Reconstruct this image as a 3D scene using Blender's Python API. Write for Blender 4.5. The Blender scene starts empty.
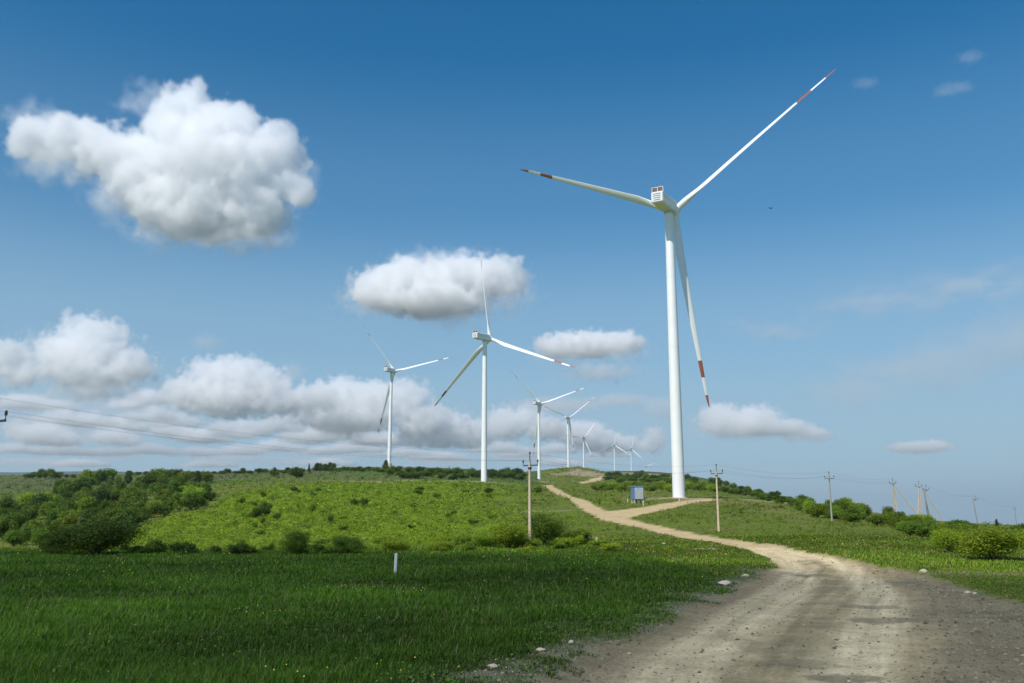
import bpy, math, random, time
import numpy as np
from mathutils import Vector, Matrix

random.seed(7)
RNG = np.random.default_rng(11)
sc = bpy.context.scene
COL = sc.collection
rad = math.radians

# ------------------------------------------------------------------ camera
F = 900.0
TH = math.atan(178.5 / F)
CT, ST = math.cos(TH), math.sin(TH)
CZ = 2.5


def ray(px, py):
    a = (px - 512) / F
    b = (341.5 - py) / F
    d = np.array([a, CT - b * ST, ST + b * CT])
    return d / d[1]


def project(P):
    P = np.asarray(P, float)
    z = P[..., 2] - CZ
    zc = P[..., 1] * CT + z * ST
    zc = np.where(zc > 0.5, zc, 0.5)
    u = -P[..., 1] * ST + z * CT
    return 512 + F * P[..., 0] / zc, 341.5 - F * u / zc


cam = bpy.data.cameras.new('camera')
cam_o = bpy.data.objects.new('camera', cam)
COL.objects.link(cam_o)
cam_o.location = (0, 0, CZ)
cam_o.rotation_euler = (math.pi / 2 + TH, 0, 0)
cam.sensor_width = 36
cam.lens = 36 * F / 1024
cam.clip_start = 0.2
cam.clip_end = 120000
sc.camera = cam_o

# ------------------------------------------------------------------ light
SE, SA = rad(47), rad(217)          # sun elevation, azimuth clockwise from +Y
SUN = Vector((math.sin(SA) * math.cos(SE), math.cos(SA) * math.cos(SE), math.sin(SE)))
w = bpy.data.worlds.new('World')
sc.world = w
w.use_nodes = True
wn = w.node_tree
bg = wn.nodes['Background']
sky = wn.nodes.new('ShaderNodeTexSky')
sky.sky_type = 'NISHITA'
sky.sun_disc = False
sky.sun_elevation = SE
sky.sun_rotation = SA
sky.altitude = 400
sky.air_density = 1.0
sky.dust_density = 0.5
sky.ozone_density = 2.5
hs = wn.nodes.new('ShaderNodeHueSaturation')
hs.inputs['Hue'].default_value = 0.492
hs.inputs['Saturation'].default_value = 1.5
wn.links.new(sky.outputs[0], hs.inputs['Color'])
# a pale hazy lower sky: mixed in by elevation
wtc = wn.nodes.new('ShaderNodeTexCoord')
wsep = wn.nodes.new('ShaderNodeSeparateXYZ')
wn.links.new(wtc.outputs['Generated'], wsep.inputs[0])
wr = wn.nodes.new('ShaderNodeValToRGB')
wr.color_ramp.interpolation = 'EASE'
el = wr.color_ramp.elements
el[0].position, el[0].color = 0.0, (0.93, 0.93, 0.93, 1)
el[1].position, el[1].color = 0.58, (0.0, 0.0, 0.0, 1)
for p_, v_ in ((0.10, 0.86), (0.19, 0.62), (0.345, 0.20), (0.5, 0.03)):
    e_ = el.new(p_)
    e_.color = (v_, v_, v_, 1)
wn.links.new(wsep.outputs['Z'], wr.inputs['Fac'])
wm = wn.nodes.new('ShaderNodeMix')
wm.data_type = 'RGBA'
wn.links.new(wr.outputs['Color'], wm.inputs['Factor'])
wn.links.new(hs.outputs[0], wm.inputs['A'])
wm.inputs['B'].default_value = (3.1, 4.6, 5.85, 1)
wn.links.new(wm.outputs['Result'], bg.inputs[0])
bg.inputs[1].default_value = 0.112
sl = bpy.data.lights.new('sun', 'SUN')
sl.energy = 4.5
sl.angle = rad(0.5)
sl.color = (1, 0.95, 0.87)
so = bpy.data.objects.new('sun', sl)
COL.objects.link(so)
so.rotation_euler = SUN.to_track_quat('Z', 'Y').to_euler()
sc.view_settings.view_transform = 'Standard'
sc.view_settings.look = 'None'
sc.view_settings.exposure = 0
sc.view_settings.gamma = 1
cy = sc.cycles
cy.use_denoising = True
cy.max_bounces = 22
cy.diffuse_bounces = 3
cy.glossy_bounces = 2
cy.transmission_bounces = 3
cy.volume_bounces = 20
cy.transparent_max_bounces = 8
cy.volume_max_steps = 256
cy.sample_clamp_indirect = 6


# ------------------------------------------------------------------ helpers
def tag(o, label=None, cat=None, group=None, kind=None):
    if label:
        o['label'] = label
    if cat:
        o['category'] = cat
    if group:
        o['group'] = group
    if kind:
        o['kind'] = kind
    return o


def empty(name, loc, rz=0):
    o = bpy.data.objects.new(name, None)
    COL.objects.link(o)
    o.location = loc
    o.rotation_euler = (0, 0, rz)
    o.empty_display_size = 0.3
    return o


def copy_tree(o, parent=None):
    c = o.copy()
    COL.objects.link(c)
    c.parent = parent
    for ch in list(o.children):
        copy_tree(ch, c)
    return c


class MB:
    """collects vertices, faces, material indices"""

    def __init__(s):
        s.v, s.f, s.m, s.s = [], [], [], []

    def add(s, vs, fs, mi=0, smooth=False):
        b = len(s.v)
        s.v += [tuple(v) for v in vs]
        for f in fs:
            s.f.append(tuple(i + b for i in f))
            s.m.append(mi)
            s.s.append(smooth)

    def box(s, c, size, mi=0, rot=None, bev=0.0):
        hx, hy, hz = [q / 2 for q in size]
        pts = []
        if bev <= 0:
            vs = [(x, y, z) for z in (-hz, hz) for y in (-hy, hy) for x in (-hx, hx)]
            fs = [(0, 2, 3, 1), (4, 5, 7, 6), (0, 1, 5, 4), (2, 6, 7, 3), (0, 4, 6, 2), (1, 3, 7, 5)]
        else:
            vs, fs = [], []
            prof = [(-hx + bev, -hy), (hx - bev, -hy), (hx, -hy + bev), (hx, hy - bev), (hx - bev, hy), (-hx + bev, hy), (-hx, hy - bev), (-hx, -hy + bev)]
            k = 1 - bev / max(hx, hy)
            for z, q in ((-hz, k), (-hz + bev, 1), (hz - bev, 1), (hz, k)):
                vs += [(x * q, y * q, z) for x, y in prof]
            for r in range(3):
                for i in range(8):
                    j = (i + 1) % 8
                    fs.append((r * 8 + i, r * 8 + j, r * 8 + 8 + j, r * 8 + 8 + i))
            fs.append(tuple(range(7, -1, -1)))
            fs.append(tuple(range(24, 32)))
        R = rot or Matrix.Identity(3)
        vs = [R @ Vector(v) + Vector(c) for v in vs]
        s.add(vs, fs, mi)
        return s

    def tube(s, pts, radii, n=8, mi=0, cap=True, smooth=True):
        pts = [Vector(p) for p in pts]
        if not hasattr(radii, '__len__'):
            radii = [radii] * len(pts)
        vs, fs = [], []
        for i, p in enumerate(pts):
            t = (pts[min(i + 1, len(pts) - 1)] - pts[max(i - 1, 0)]).normalized()
            a = Vector((0, 0, 1)) if abs(t.z) < 0.9 else Vector((1, 0, 0))
            x = t.cross(a).normalized()
            y = t.cross(x)
            for k in range(n):
                q = 2 * math.pi * k / n
                vs.append(p + (x * math.cos(q) + y * math.sin(q)) * radii[i])
        for i in range(len(pts) - 1):
            for k in range(n):
                j = (k + 1) % n
                fs.append((i * n + k, i * n + j, (i + 1) * n + j, (i + 1) * n + k))
        s.add(vs, fs, mi, smooth)
        if cap:
            s.add(vs[:n], [tuple(range(n))], mi)
            s.add(vs[-n:], [tuple(range(n - 1, -1, -1))], mi)
        return s

    def build(s, name, mats, parent=None):
        me = bpy.data.meshes.new(name)
        me.from_pydata(s.v, [], s.f)
        for m in (mats if isinstance(mats, (list, tuple)) else [mats]):
            me.materials.append(m)
        me.polygons.foreach_set('material_index', s.m)
        me.polygons.foreach_set('use_smooth', s.s)
        me.update()
        o = bpy.data.objects.new(name, me)
        COL.objects.link(o)
        o.parent = parent
        return o


def np_mesh(name, V, faces, mats, attrs=None, mat_index=None, smooth=False):
    """V (n,3); faces: list of (m,k) arrays of equal-k polygons"""
    me = bpy.data.meshes.new(name)
    me.vertices.add(len(V))
    me.vertices.foreach_set('co', np.ascontiguousarray(V, np.float32).ravel())
    nl = sum(f.size for f in faces)
    npol = sum(len(f) for f in faces)
    me.loops.add(nl)
    me.polygons.add(npol)
    me.loops.foreach_set('vertex_index', np.concatenate([f.ravel() for f in faces]).astype(np.int32))
    tot = np.concatenate([np.full(len(f), f.shape[1], np.int32) for f in faces])
    start = np.concatenate([[0], np.cumsum(tot)[:-1]]).astype(np.int32)
    me.polygons.foreach_set('loop_start', start)
    me.polygons.foreach_set('loop_total', tot)
    for m in (mats if isinstance(mats, (list, tuple)) else [mats]):
        me.materials.append(m)
    if mat_index is not None:
        me.polygons.foreach_set('material_index', mat_index.astype(np.int32))
    me.polygons.foreach_set('use_smooth', np.full(npol, smooth))
    for k, a in (attrs or {}).items():
        if a.ndim == 1:
            at = me.attributes.new(k, 'FLOAT', 'POINT')
            at.data.foreach_set('value', a.astype(np.float32))
        else:
            at = me.attributes.new(k, 'FLOAT_COLOR', 'POINT')
            a4 = np.ones((len(a), 4), np.float32)
            a4[:, :3] = a
            at.data.foreach_set('color', a4.ravel())
    me.update()
    me.validate()
    o = bpy.data.objects.new(name, me)
    COL.objects.link(o)
    return o


# ------------------------------------------------------------------ noise in numpy
_H = np.random.default_rng(5).random((256, 256))


def vnoise(x, y):
    xi = np.floor(x).astype(int)
    yi = np.floor(y).astype(int)
    fx = x - xi
    fy = y - yi
    fx = fx * fx * (3 - 2 * fx)
    fy = fy * fy * (3 - 2 * fy)
    a = _H[xi & 255, yi & 255]
    b = _H[(xi + 1) & 255, yi & 255]
    c = _H[xi & 255, (yi + 1) & 255]
    d = _H[(xi + 1) & 255, (yi + 1) & 255]
    return (a * (1 - fx) + b * fx) * (1 - fy) + (c * (1 - fx) + d * fx) * fy - 0.5


def fbm(x, y, o=4):
    s = 0
    a = 1.0
    for k in range(o):
        s = s + a * vnoise(x * 2 ** k + 17.3 * k, y * 2 ** k + 9.1 * k)
        a *= 0.5
    return s


def sstep(a, b, x):
    t = np.clip((x - a) / (b - a), 0, 1)
    return t * t * (3 - 2 * t)


# ------------------------------------------------------------------ terrain
# along each view column: (distance, picture row of the ground there)
PROF = {
    -150: [(110, 555), (180, 549), (280, 533), (420, 512), (700, 492), (1200, 478), (1800, 479), (4000, 483), (9000, 484)],
    0: [(80, 550), (110, 553), (180, 547), (280, 530), (420, 508), (700, 488), (1200, 476), (1800, 478), (4000, 482), (9000, 484)],
    150: [(80, 549.5), (110, 550.5), (160, 546), (250, 525), (350, 507), (500, 492), (800, 480), (1200, 473.5), (1800, 477), (4000, 482), (9000, 484)],
    300: [(80, 549), (110, 549), (150, 542), (220, 520), (300, 502), (400, 487), (520, 479.5), (750, 472.5), (900, 470), (1300, 472), (1800, 476), (4000, 480), (9000, 484)],
    400: [(80, 549), (100, 546), (150, 536), (220, 516), (300, 501), (400, 488), (500, 481.5), (600, 478.5), (870, 468), (1200, 470), (1800, 474), (4000, 479)],
    484: [(80, 549), (100, 544), (150, 532), (220, 515), (300, 502), (400, 491), (560, 481.5), (800, 475), (950, 471), (1400, 472), (2500, 475), (4000, 478)],
    540: [(80, 549), (110, 541.5), (150, 528), (220, 511), (300, 499), (420, 489), (520, 486), (650, 487), (1078, 480.5), (1300, 475), (1600, 472), (2200, 474), (4000, 477)],
    600: [(80, 547), (115, 535), (150, 526), (185, 515), (250, 505), (350, 497), (500, 493), (700, 488), (1000, 482), (1400, 474.5), (1700, 472), (2300, 472.5), (3000, 471.5), (4500, 474)],
    678: [(80, 546), (115, 534), (150, 520), (200, 508), (272, 497), (350, 494), (500, 490.5), (800, 485), (1200, 480), (2000, 475), (3000, 474), (4500, 475)],
    720: [(80, 544), (115, 532.5), (150, 520), (200, 508), (260, 501.5), (400, 495), (700, 490), (1200, 485), (2500, 482), (4500, 484)],
    790: [(80, 541.5), (119, 529), (160, 519), (200, 509), (250, 503), (400, 500), (700, 498), (1200, 498), (2500, 502), (4500, 508), (9000, 515)],
    850: [(56, 556), (80, 541), (119, 529.5), (160, 522), (200, 512.5), (240, 509.5), (400, 511), (800, 514), (2000, 519), (4500, 523), (9000, 525)],
    930: [(56, 557), (80, 544), (119, 531.5), (160, 524.5), (200, 521), (260, 521.5), (400, 524), (800, 525), (2500, 526), (9000, 526)],
    1024: [(56, 558), (80, 547), (119, 536), (160, 529), (220, 526), (400, 527), (900, 526), (2500, 526), (9000, 526)],
    1200: [(56, 559), (80, 549), (119, 539), (160, 533), (220, 530), (400, 529), (900, 527), (2500, 526), (9000, 526)],
}


def _tps_fit(P, v, lam=2e-3):
    d = np.linalg.norm(P[:, None] - P[None], axis=-1)
    K = np.where(d > 0, d * d * np.log(d + 1e-12), 0) + lam * np.eye(len(P))
    A = np.hstack([np.ones((len(P), 1)), P])
    M = np.block([[K, A], [A.T, np.zeros((3, 3))]])
    return np.linalg.solve(M, np.concatenate([v, np.zeros(3)]))


_pts, _val = [], []
for px, prof in PROF.items():
    for Y in (12, 20, 32, 46, 62):
        if Y < prof[0][0] * 0.85:
            prof = prof + [(Y, None)]
    for Y, row in prof:
        if row is None:
            u = (px - 512) / 917.0
            t = -2.5 / Y
        else:
            r = ray(px, row)
            u, t = r[0], r[2]
        _pts.append((u * 2.2, math.log(Y) * 0.8))
        _val.append(t)
_pts = np.array(_pts)
_val = np.array(_val)
_w = _tps_fit(_pts, _val)


def _tps(Q):
    out = np.empty(len(Q))
    for i in range(0, len(Q), 20000):
        q = Q[i:i + 20000]
        d2 = ((q[:, None] - _pts[None]) ** 2).sum(-1)
        K = 0.5 * d2 * np.log(d2 + 1e-18)
        out[i:i + 20000] = K @ _w[:-3] + _w[-3] + q @ _w[-2:]
    return out


# the table the terrain is looked up from (u = X/Y, log distance)
_GU = np.linspace(-0.76, 0.76, 220)
_GL = np.linspace(math.log(10), math.log(9000), 420)
_gq = np.stack(np.meshgrid(_GU * 2.2, _GL * 0.8, indexing='ij'), -1).reshape(-1, 2)
_GT = _tps(_gq).reshape(len(_GU), len(_GL))


def base_h(X, Y):
    X = np.asarray(X, float)
    Y = np.asarray(Y, float)
    Ye = np.clip(Y, 10, 9000)
    u = np.clip(X / Ye, -0.759, 0.759)
    l = np.log(Ye)
    a = (u - _GU[0]) / (_GU[1] - _GU[0])
    b = (l - _GL[0]) / (_GL[1] - _GL[0])
    i = np.clip(a.astype(int), 0, len(_GU) - 2)
    j = np.clip(b.astype(int), 0, len(_GL) - 2)
    a = a - i
    b = b - j
    t = _GT[i, j] * (1 - a) * (1 - b) + _GT[i + 1, j] * a * (1 - b) + _GT[i, j + 1] * (1 - a) * b + _GT[i + 1, j + 1] * a * b
    h = CZ + t * Ye
    h = np.where(Y < 12, h * sstep(6, 12, Y), h)
    # beyond 9 km: hold the height, then rise into the far hills on the left
    h = np.where(Y > 9000, h + (-0.006 * (Y - 9000)), h)
    R = np.hypot(X, Y)
    for mx, my, rx, ry, mh in ((118, 1490, 38, 60, 7.0), (85, 1500, 45, 60, 4.0), (62, 1500, 30, 50, 2.0)):
        h = h + mh * np.exp(-((X - mx) / rx) ** 2 - ((Y - my) / ry) ** 2) * (1 + 0.3 * fbm(X / 12.0, Y / 12.0, 2))
    amp = 0.05 + 0.35 * sstep(60, 300, R) + 1.0 * sstep(300, 1500, R)
    h = h + amp * fbm(X / 23.0, Y / 23.0, 3) * sstep(10, 40, R)
    hill = sstep(7500, 11500, Y) * (1 - sstep(13500, 17000, Y)) * sstep(-2300, -4000, X)
    h = h + hill * (235 + 50 * fbm(X / 1300.0 + 3, Y / 6000.0, 3))
    return h


def unproj(px, row, y0=11.0, y1=7000.0):
    """first ground point seen at a picture position"""
    Ys = np.geomspace(y0, y1, 900)
    r = ray(px, row)
    z = CZ + r[2] * Ys
    g = base_h(r[0] * Ys, Ys)
    k = np.argmax(g >= z)
    if g[k] < z[k]:
        k = int(np.argmin(z - g))
    if k > 0:
        a, b = z[k - 1] - g[k - 1], z[k] - g[k]
        t = a / (a - b) if a > b else 1
        Y = Ys[k - 1] + (Ys[k] - Ys[k - 1]) * min(max(t, 0), 1)
    else:
        Y = Ys[k]
    return np.array([r[0] * Y, Y])


def unproj_many(px, row, y0=11.0, y1=6000.0, n=500):
    """vectorised; px,row arrays -> X,Y,ok"""
    out = np.full((len(px), 2), np.nan)
    Ys = np.geomspace(y0, y1, n)
    for i in range(0, len(px), 4000):
        a = (px[i:i + 4000] - 512) / F
        b = (341.5 - row[i:i + 4000]) / F
        dy = CT - b * ST
        dx = a / dy
        dz = (ST + b * CT) / dy
        z = CZ + dz[:, None] * Ys[None]
        g = base_h(dx[:, None] * Ys[None], np.broadcast_to(Ys[None], z.shape))
        hit = g >= z
        k = hit.argmax(1)
        ok = hit.any(1) & (k > 0)
        kk = np.maximum(k, 1)
        rr = np.arange(len(k))
        A = (z - g)[rr, kk - 1]
        B = (z - g)[rr, kk]
        t = np.clip(A / np.maximum(A - B, 1e-6), 0, 1)
        Y = Ys[kk - 1] + (Ys[kk] - Ys[kk - 1]) * t
        out[i:i + 4000, 0] = np.where(ok, dx * Y, np.nan)
        out[i:i + 4000, 1] = np.where(ok, Y, np.nan)
    return out


def seg_dist(X, Y, poly, closed=True):
    d = np.full(X.shape, 1e9)
    n = len(poly)
    for i in range(n if closed else n - 1):
        a = poly[i]
        b = poly[(i + 1) % n]
        ab = b - a
        L = max(ab @ ab, 1e-9)
        t = np.clip(((X - a[0]) * ab[0] + (Y - a[1]) * ab[1]) / L, 0, 1)
        d = np.minimum(d, np.hypot(X - a[0] - t * ab[0], Y - a[1] - t * ab[1]))
    return d


def inside(X, Y, poly):
    c = np.zeros(X.shape, bool)
    n = len(poly)
    for i in range(n):
        x1, y1 = poly[i]
        x2, y2 = poly[(i + 1) % n]
        cond = ((y1 > Y) != (y2 > Y)) & (X < (x2 - x1) * (Y - y1) / (y2 - y1 + 1e-12) + x1)
        c ^= cond
    return c


def sdf(X, Y, poly):
    d = seg_dist(X, Y, poly)
    return np.where(inside(X, Y, poly), d, -d)


# ---- roads: picture outlines dropped onto the ground
L_EDGE = [(560, 683), (597, 652), (663, 622), (724, 594), (762, 577), (777, 568), (768, 558.5), (750, 551), (724, 544.5), (694, 540.5), (673, 536), (644, 528), (622, 524), (600, 519), (583, 510), (569.5, 499), (550, 490.5), (541, 485.7)]
R_EDGE = [(553, 485.2), (558, 489.2), (568, 494.5), (588, 501), (600, 508), (612, 513), (626, 518), (638, 521), (664, 527.5), (682, 530.8), (700, 534.2), (730, 539.2), (784, 546.5), (830, 555), (860, 561.5), (905, 571), (960, 585), (1024, 603)]
nearL = [np.array([-3.2, -60.]), np.array([-2.6, 0.]), np.array([-1.2, 8.0])]
nearR = [np.array([15.5, 12.]), np.array([14, 0.]), np.array([12, -60.])]
PL = [unproj(*p) for p in L_EDGE]
PR = [unproj(*p) for p in R_EDGE]
MAIN = np.array(nearL + PL + PR + nearR)
BR = np.array([unproj(*p) for p in [(600, 512), (619, 510), (644, 507), (661.5, 503.7), (683, 500.7), (712, 498.4), (716, 500.2), (689, 503.7), (673, 508), (655.6, 511.7), (637, 515.4), (626, 518.5), (610, 516)]])
FAR = np.array([unproj(*p) for p in [(579, 482.3), (590, 479.3), (603, 476.3), (607, 474.8), (610, 476), (606, 478.3), (592, 481.5), (582, 484)]])
TRK = np.array([unproj(*p) for p in [(745, 499.4), (790, 503.8), (812, 504.4), (832, 505.4)]])
PAD_C = None

# ------------------------------------------------------------------ ground grid
ui = np.linspace(-0.63, 0.63, 800)
uo = np.concatenate([np.geomspace(0.64, 6, 46)])
U = np.concatenate([-uo[::-1], ui, uo])
Yn = 1 / np.linspace(1 / 8.0, 1 / 62.0, 230)
Yf = np.geomspace(62, 24000, 330)[1:]
YY = np.concatenate([np.linspace(-60, 7.5, 30), Yn, Yf])
UU, VV = np.meshgrid(U, YY, indexing='ij')
GX = UU * np.maximum(VV, 8.0)
GY = VV
fx, fy = GX.ravel(), GY.ravel()
H = base_h(fx, fy)
PX, PYR = project(np.stack([fx, fy, H], 1))
vis = (fy > 5) & (fy < 12000)

ragged = fbm(fx / 1.7, fy / 1.7, 4)
dm = np.full(fx.shape, -99.0)
near_sel = (fy < 900) & (np.abs(fx) < 260)
dm[near_sel] = sdf(fx[near_sel], fy[near_sel], MAIN)
db = np.full(fx.shape, -99.0)
db[near_sel] = sdf(fx[near_sel], fy[near_sel], BR)
dfar = np.full(fx.shape, -99.0)
fs_ = (fy > 700) & (fy < 2600)
dfar[fs_] = sdf(fx[fs_], fy[fs_], FAR)
rw = 0.55 + 0.25 * sstep(40, 120, fy)
road = np.maximum(sstep(-0.5, 0.5, dm + ragged * rw * 1.3), sstep(-0.8, 0.8, db + ragged * 1.0))
road = np.maximum(road, sstep(-3, 3, dfar + ragged * 3))
verge = sstep(-2.6, -0.1, dm + ragged * 1.6) * (fy < 75) * (fx < 13)     # stony strip left of the road

# lanes on the near road, as lateral share between its edges
def lane(frac_near, frac_far):
    """a polyline along the road: frac 0 = left edge, 1 = right edge"""
    rows = [683, 655, 622, 596, 580, 567, 558, 552, 546, 541, 536]
    left = {683: 560, 655: 594, 622: 663, 596: 720, 580: 756, 567: 776, 558: 767, 552: 752, 546: 730, 541: 698, 536: 673}
    right = {683: 1130, 655: 1090, 622: 1055, 596: 1000, 580: 940, 567: 888, 558: 844, 552: 812, 546: 781, 541: 740, 536: 710}
    out = []
    for i, r in enumerate(rows):
        k = i / (len(rows) - 1)
        f = frac_near * (1 - k) + frac_far * k
        out.append(unproj(left[r] + (right[r] - left[r]) * f, r))
    p0 = out[0]
    d = (out[0] - out[1])
    d = d / np.linalg.norm(d)
    return np.array([p0 + d * 60] + out)


trackL = np.clip(1 - seg_dist(fx, fy, lane(0.165, 0.3), False) / 1.25, 0, 1)
trackR = np.clip(1 - seg_dist(fx, fy, lane(0.50, 0.75), False) / 0.95, 0, 1)
midl = np.clip(1 - seg_dist(fx, fy, lane(0.36, 0.5), False) / 0.9, 0, 1)
gravel_line = lane(0.60, 0.93)
# right of that line lies the dark gravel shoulder
gl = np.vstack([gravel_line, gravel_line[-1:] + np.array([[40, 0]]), np.array([[90, -60]])])
gsd = np.full(fx.shape, -9.0)
gsel = (fy < 70)
gsd[gsel] = sdf(fx[gsel], fy[gsel], gl)
shoulder = sstep(-0.5, 0.9, gsd + 1.0 * fbm(fx / 2.5, fy / 2.5, 3)) * (fy < 62)
shoulder *= 1 - sstep(40, 56, fy + 3 * ragged)

H = H - 0.05 * road * (trackL + trackR) * (fy < 90) - 0.06 * road * (fy < 300) + 0.02 * shoulder * fbm(fx * 2, fy * 2, 3) + 0.015 * verge * fbm(fx * 3, fy * 3, 3)
# slightly raised bank where the grass begins
H = H + 0.07 * sstep(0.3, -0.8, dm) * (fy < 70) * (fy > 4)


def mixc(a, b, t):
    return a * (1 - t[:, None]) + np.asarray(b)[None] * t[:, None]


def interp_row(pts, x):
    p = np.array(pts, float)
    return np.interp(x, p[:, 0], p[:, 1])


LIME_TOP = [(-100, 560), (120, 545), (132, 528), (175, 515), (212, 508), (228, 497), (252, 488), (290, 486), (330, 483), (400, 480.5), (480, 481), (520, 484)]


def zone_lime(px, row, Y, X):
    n = fbm(X / 30.0, Y / 30.0, 3)
    t = sstep(-1.5, 1.5, row - interp_row(LIME_TOP, px) + n * 2)
    t = t * (1 - sstep(440, 545, px + n * 60)) * sstep(84, 100, Y) * (Y < 900)
    return t


big = fbm(fx / 60.0, fy / 60.0, 4)
sm = fbm(fx / 7.0, fy / 7.0, 3)
A = np.tile(np.array([[0.115, 0.15, 0.016]]), (len(fx), 1))
A = mixc(A, (0.15, 0.17, 0.022), sstep(-0.1, 0.5, big))
A = mixc(A, (0.19, 0.155, 0.065), 0.7 * sstep(0.12, 0.5, sm + 0.4 * big) * (fy > 60))
# far hills: duller, heath brown
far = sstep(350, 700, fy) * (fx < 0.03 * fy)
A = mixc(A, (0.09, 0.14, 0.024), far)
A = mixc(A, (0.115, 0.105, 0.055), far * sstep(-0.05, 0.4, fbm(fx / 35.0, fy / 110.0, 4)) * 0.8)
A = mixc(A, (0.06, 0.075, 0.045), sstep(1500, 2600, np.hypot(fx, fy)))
A = mixc(A, (0.16, 0.23, 0.014), zone_lime(PX, PYR, fy, fx) * 0.9)
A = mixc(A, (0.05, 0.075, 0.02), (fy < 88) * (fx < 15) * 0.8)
# bare soil: pads and banks
soil = np.zeros(len(fx))


def soil_spot(px, row, rx, ry, amt=1.0):
    """worn bare patch on the ground around a point, sizes in metres"""
    p = unproj(px, row)
    d = np.hypot((fx - p[0]) / rx, (fy - p[1]) / ry) + 0.35 * fbm(fx / (0.4 * rx), fy / (0.4 * ry), 3)
    return amt * sstep(1.0, 0.7, d)


for s in [(678, 498, 13, 9, .9), (700, 498.5, 9, 7, .8), (484, 481.7, 22, 16, .9), (452, 481, 50, 14, .75), (356, 481, 22, 12, .6), (430, 480, 20, 10, .7),
          (388, 468.6, 25, 20, .5), (540, 481, 20, 14, .8), (566, 474.5, 32, 60, .7), (583, 474, 36, 70, .9), (594, 476, 26, 50, .8), (630, 473, 110, 160, .8),
          (372, 482, 18, 9, .7), (359, 538, 2.2, 1.2, .9), (305, 546, 2.5, 1.6, .9), (48, 547, 3, 2, .6), (517, 511.5, 6, 2.5, .6), (550, 511, 8, 2.5, .6),
          (703, 549, 1.6, 1.6, .9), (722, 551, 1.4, 1.4, .9), (715, 546, 1.5, 1.5, .7), (870, 545, 5, 2, .35), (1000, 575, 5, 2, .4)]:
    soil = np.maximum(soil, soil_spot(*s))
trk = sstep(3.0, 1.2, seg_dist(fx, fy, TRK, False) + ragged) * (fy > 100) * (fy < 400)
soil = np.maximum(soil, trk * 0.85)
A = mixc(A, (0.33, 0.26, 0.17), soil)
A = mixc(A, (0.25, 0.22, 0.165), verge * 0.6 * sstep(-0.3, 0.25, fbm(fx * 1.1, fy * 1.1, 3)))
# the road surface
Rd = np.tile(np.array([[0.34, 0.265, 0.145]]), (len(fx), 1))
Rd = mixc(Rd, (0.46, 0.345, 0.185), sstep(46, 60, fy + 2 * ragged))
tr = np.clip(np.maximum(trackL, trackR) * 2.0, 0, 1) * (fy < 75)
Rd = mixc(Rd, (0.54, 0.44, 0.265), tr * (0.8 + 0.4 * fbm(fx / 1.2, fy / 4, 3)).clip(0, 1))
patch = fbm(fx / 1.5, fy / 0.8, 4)
Rd = mixc(Rd, (0.25, 0.205, 0.115), np.clip(midl * 1.7, 0, 1) * (fy < 60) * sstep(-0.35, 0.2, patch) * 0.85)
Rd = mixc(Rd, (0.20, 0.165, 0.10), shoulder * (0.85 + 0.3 * patch).clip(0, 1))
Rd = mixc(Rd, (0.075, 0.095, 0.04), shoulder * sstep(0.15, 0.45, fbm(fx / 2.2 + 7, fy / 1.3, 4)) * 0.6)
for (px, row, rx, ry, am) in [(848, 673, .75, .45, .7), (805, 660, .9, .6, .4), (885, 617, 1.3, .8, .7), (870, 604, 1.2, .8, .6), (815, 574, .9, 1.3, .7), (790, 572, .8, 1.6, .5), (745, 640, .35, 3, .3)]:
    Rd = mixc(Rd, (0.15, 0.125, 0.075), soil_spot(px, row, rx, ry, am) * road)
qlat = np.zeros(len(fx))
qs = (fy < 75) & (road > 0.05)
qlat[qs] = seg_dist(fx[qs], fy[qs], lane(-0.25, -0.25), False)
streak = vnoise(qlat * 2.6, fy * 0.10 + 5) + 0.7 * vnoise(qlat * 6.5 + 9, fy * 0.16) + 0.4 * vnoise(qlat * 14 + 3, fy * 0.3)
streak *= qs * (1 - 0.6 * shoulder)
Rd = Rd * (1.13 + 0.42 * streak)[:, None]
H = H + 0.022 * streak * road
edge_dark = sstep(1.5, 0.2, dm) * (fy < 62) * (fx < 13)
Rd = mixc(Rd, (0.22, 0.175, 0.105), edge_dark * 0.6)
A = A * (1 - road[:, None]) + Rd * road[:, None]

nu, nv = len(U), len(YY)
idx = np.arange(nu * nv).reshape(nu, nv)
quads = np.stack([idx[:-1, :-1], idx[1:, :-1], idx[1:, 1:], idx[:-1, 1:]], -1).reshape(-1, 4)


# ------------------------------------------------------------------ materials
def mat(name):
    m = bpy.data.materials.new(name)
    m.use_nodes = True
    return m, m.node_tree, m.node_tree.nodes['Principled BSDF']


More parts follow.
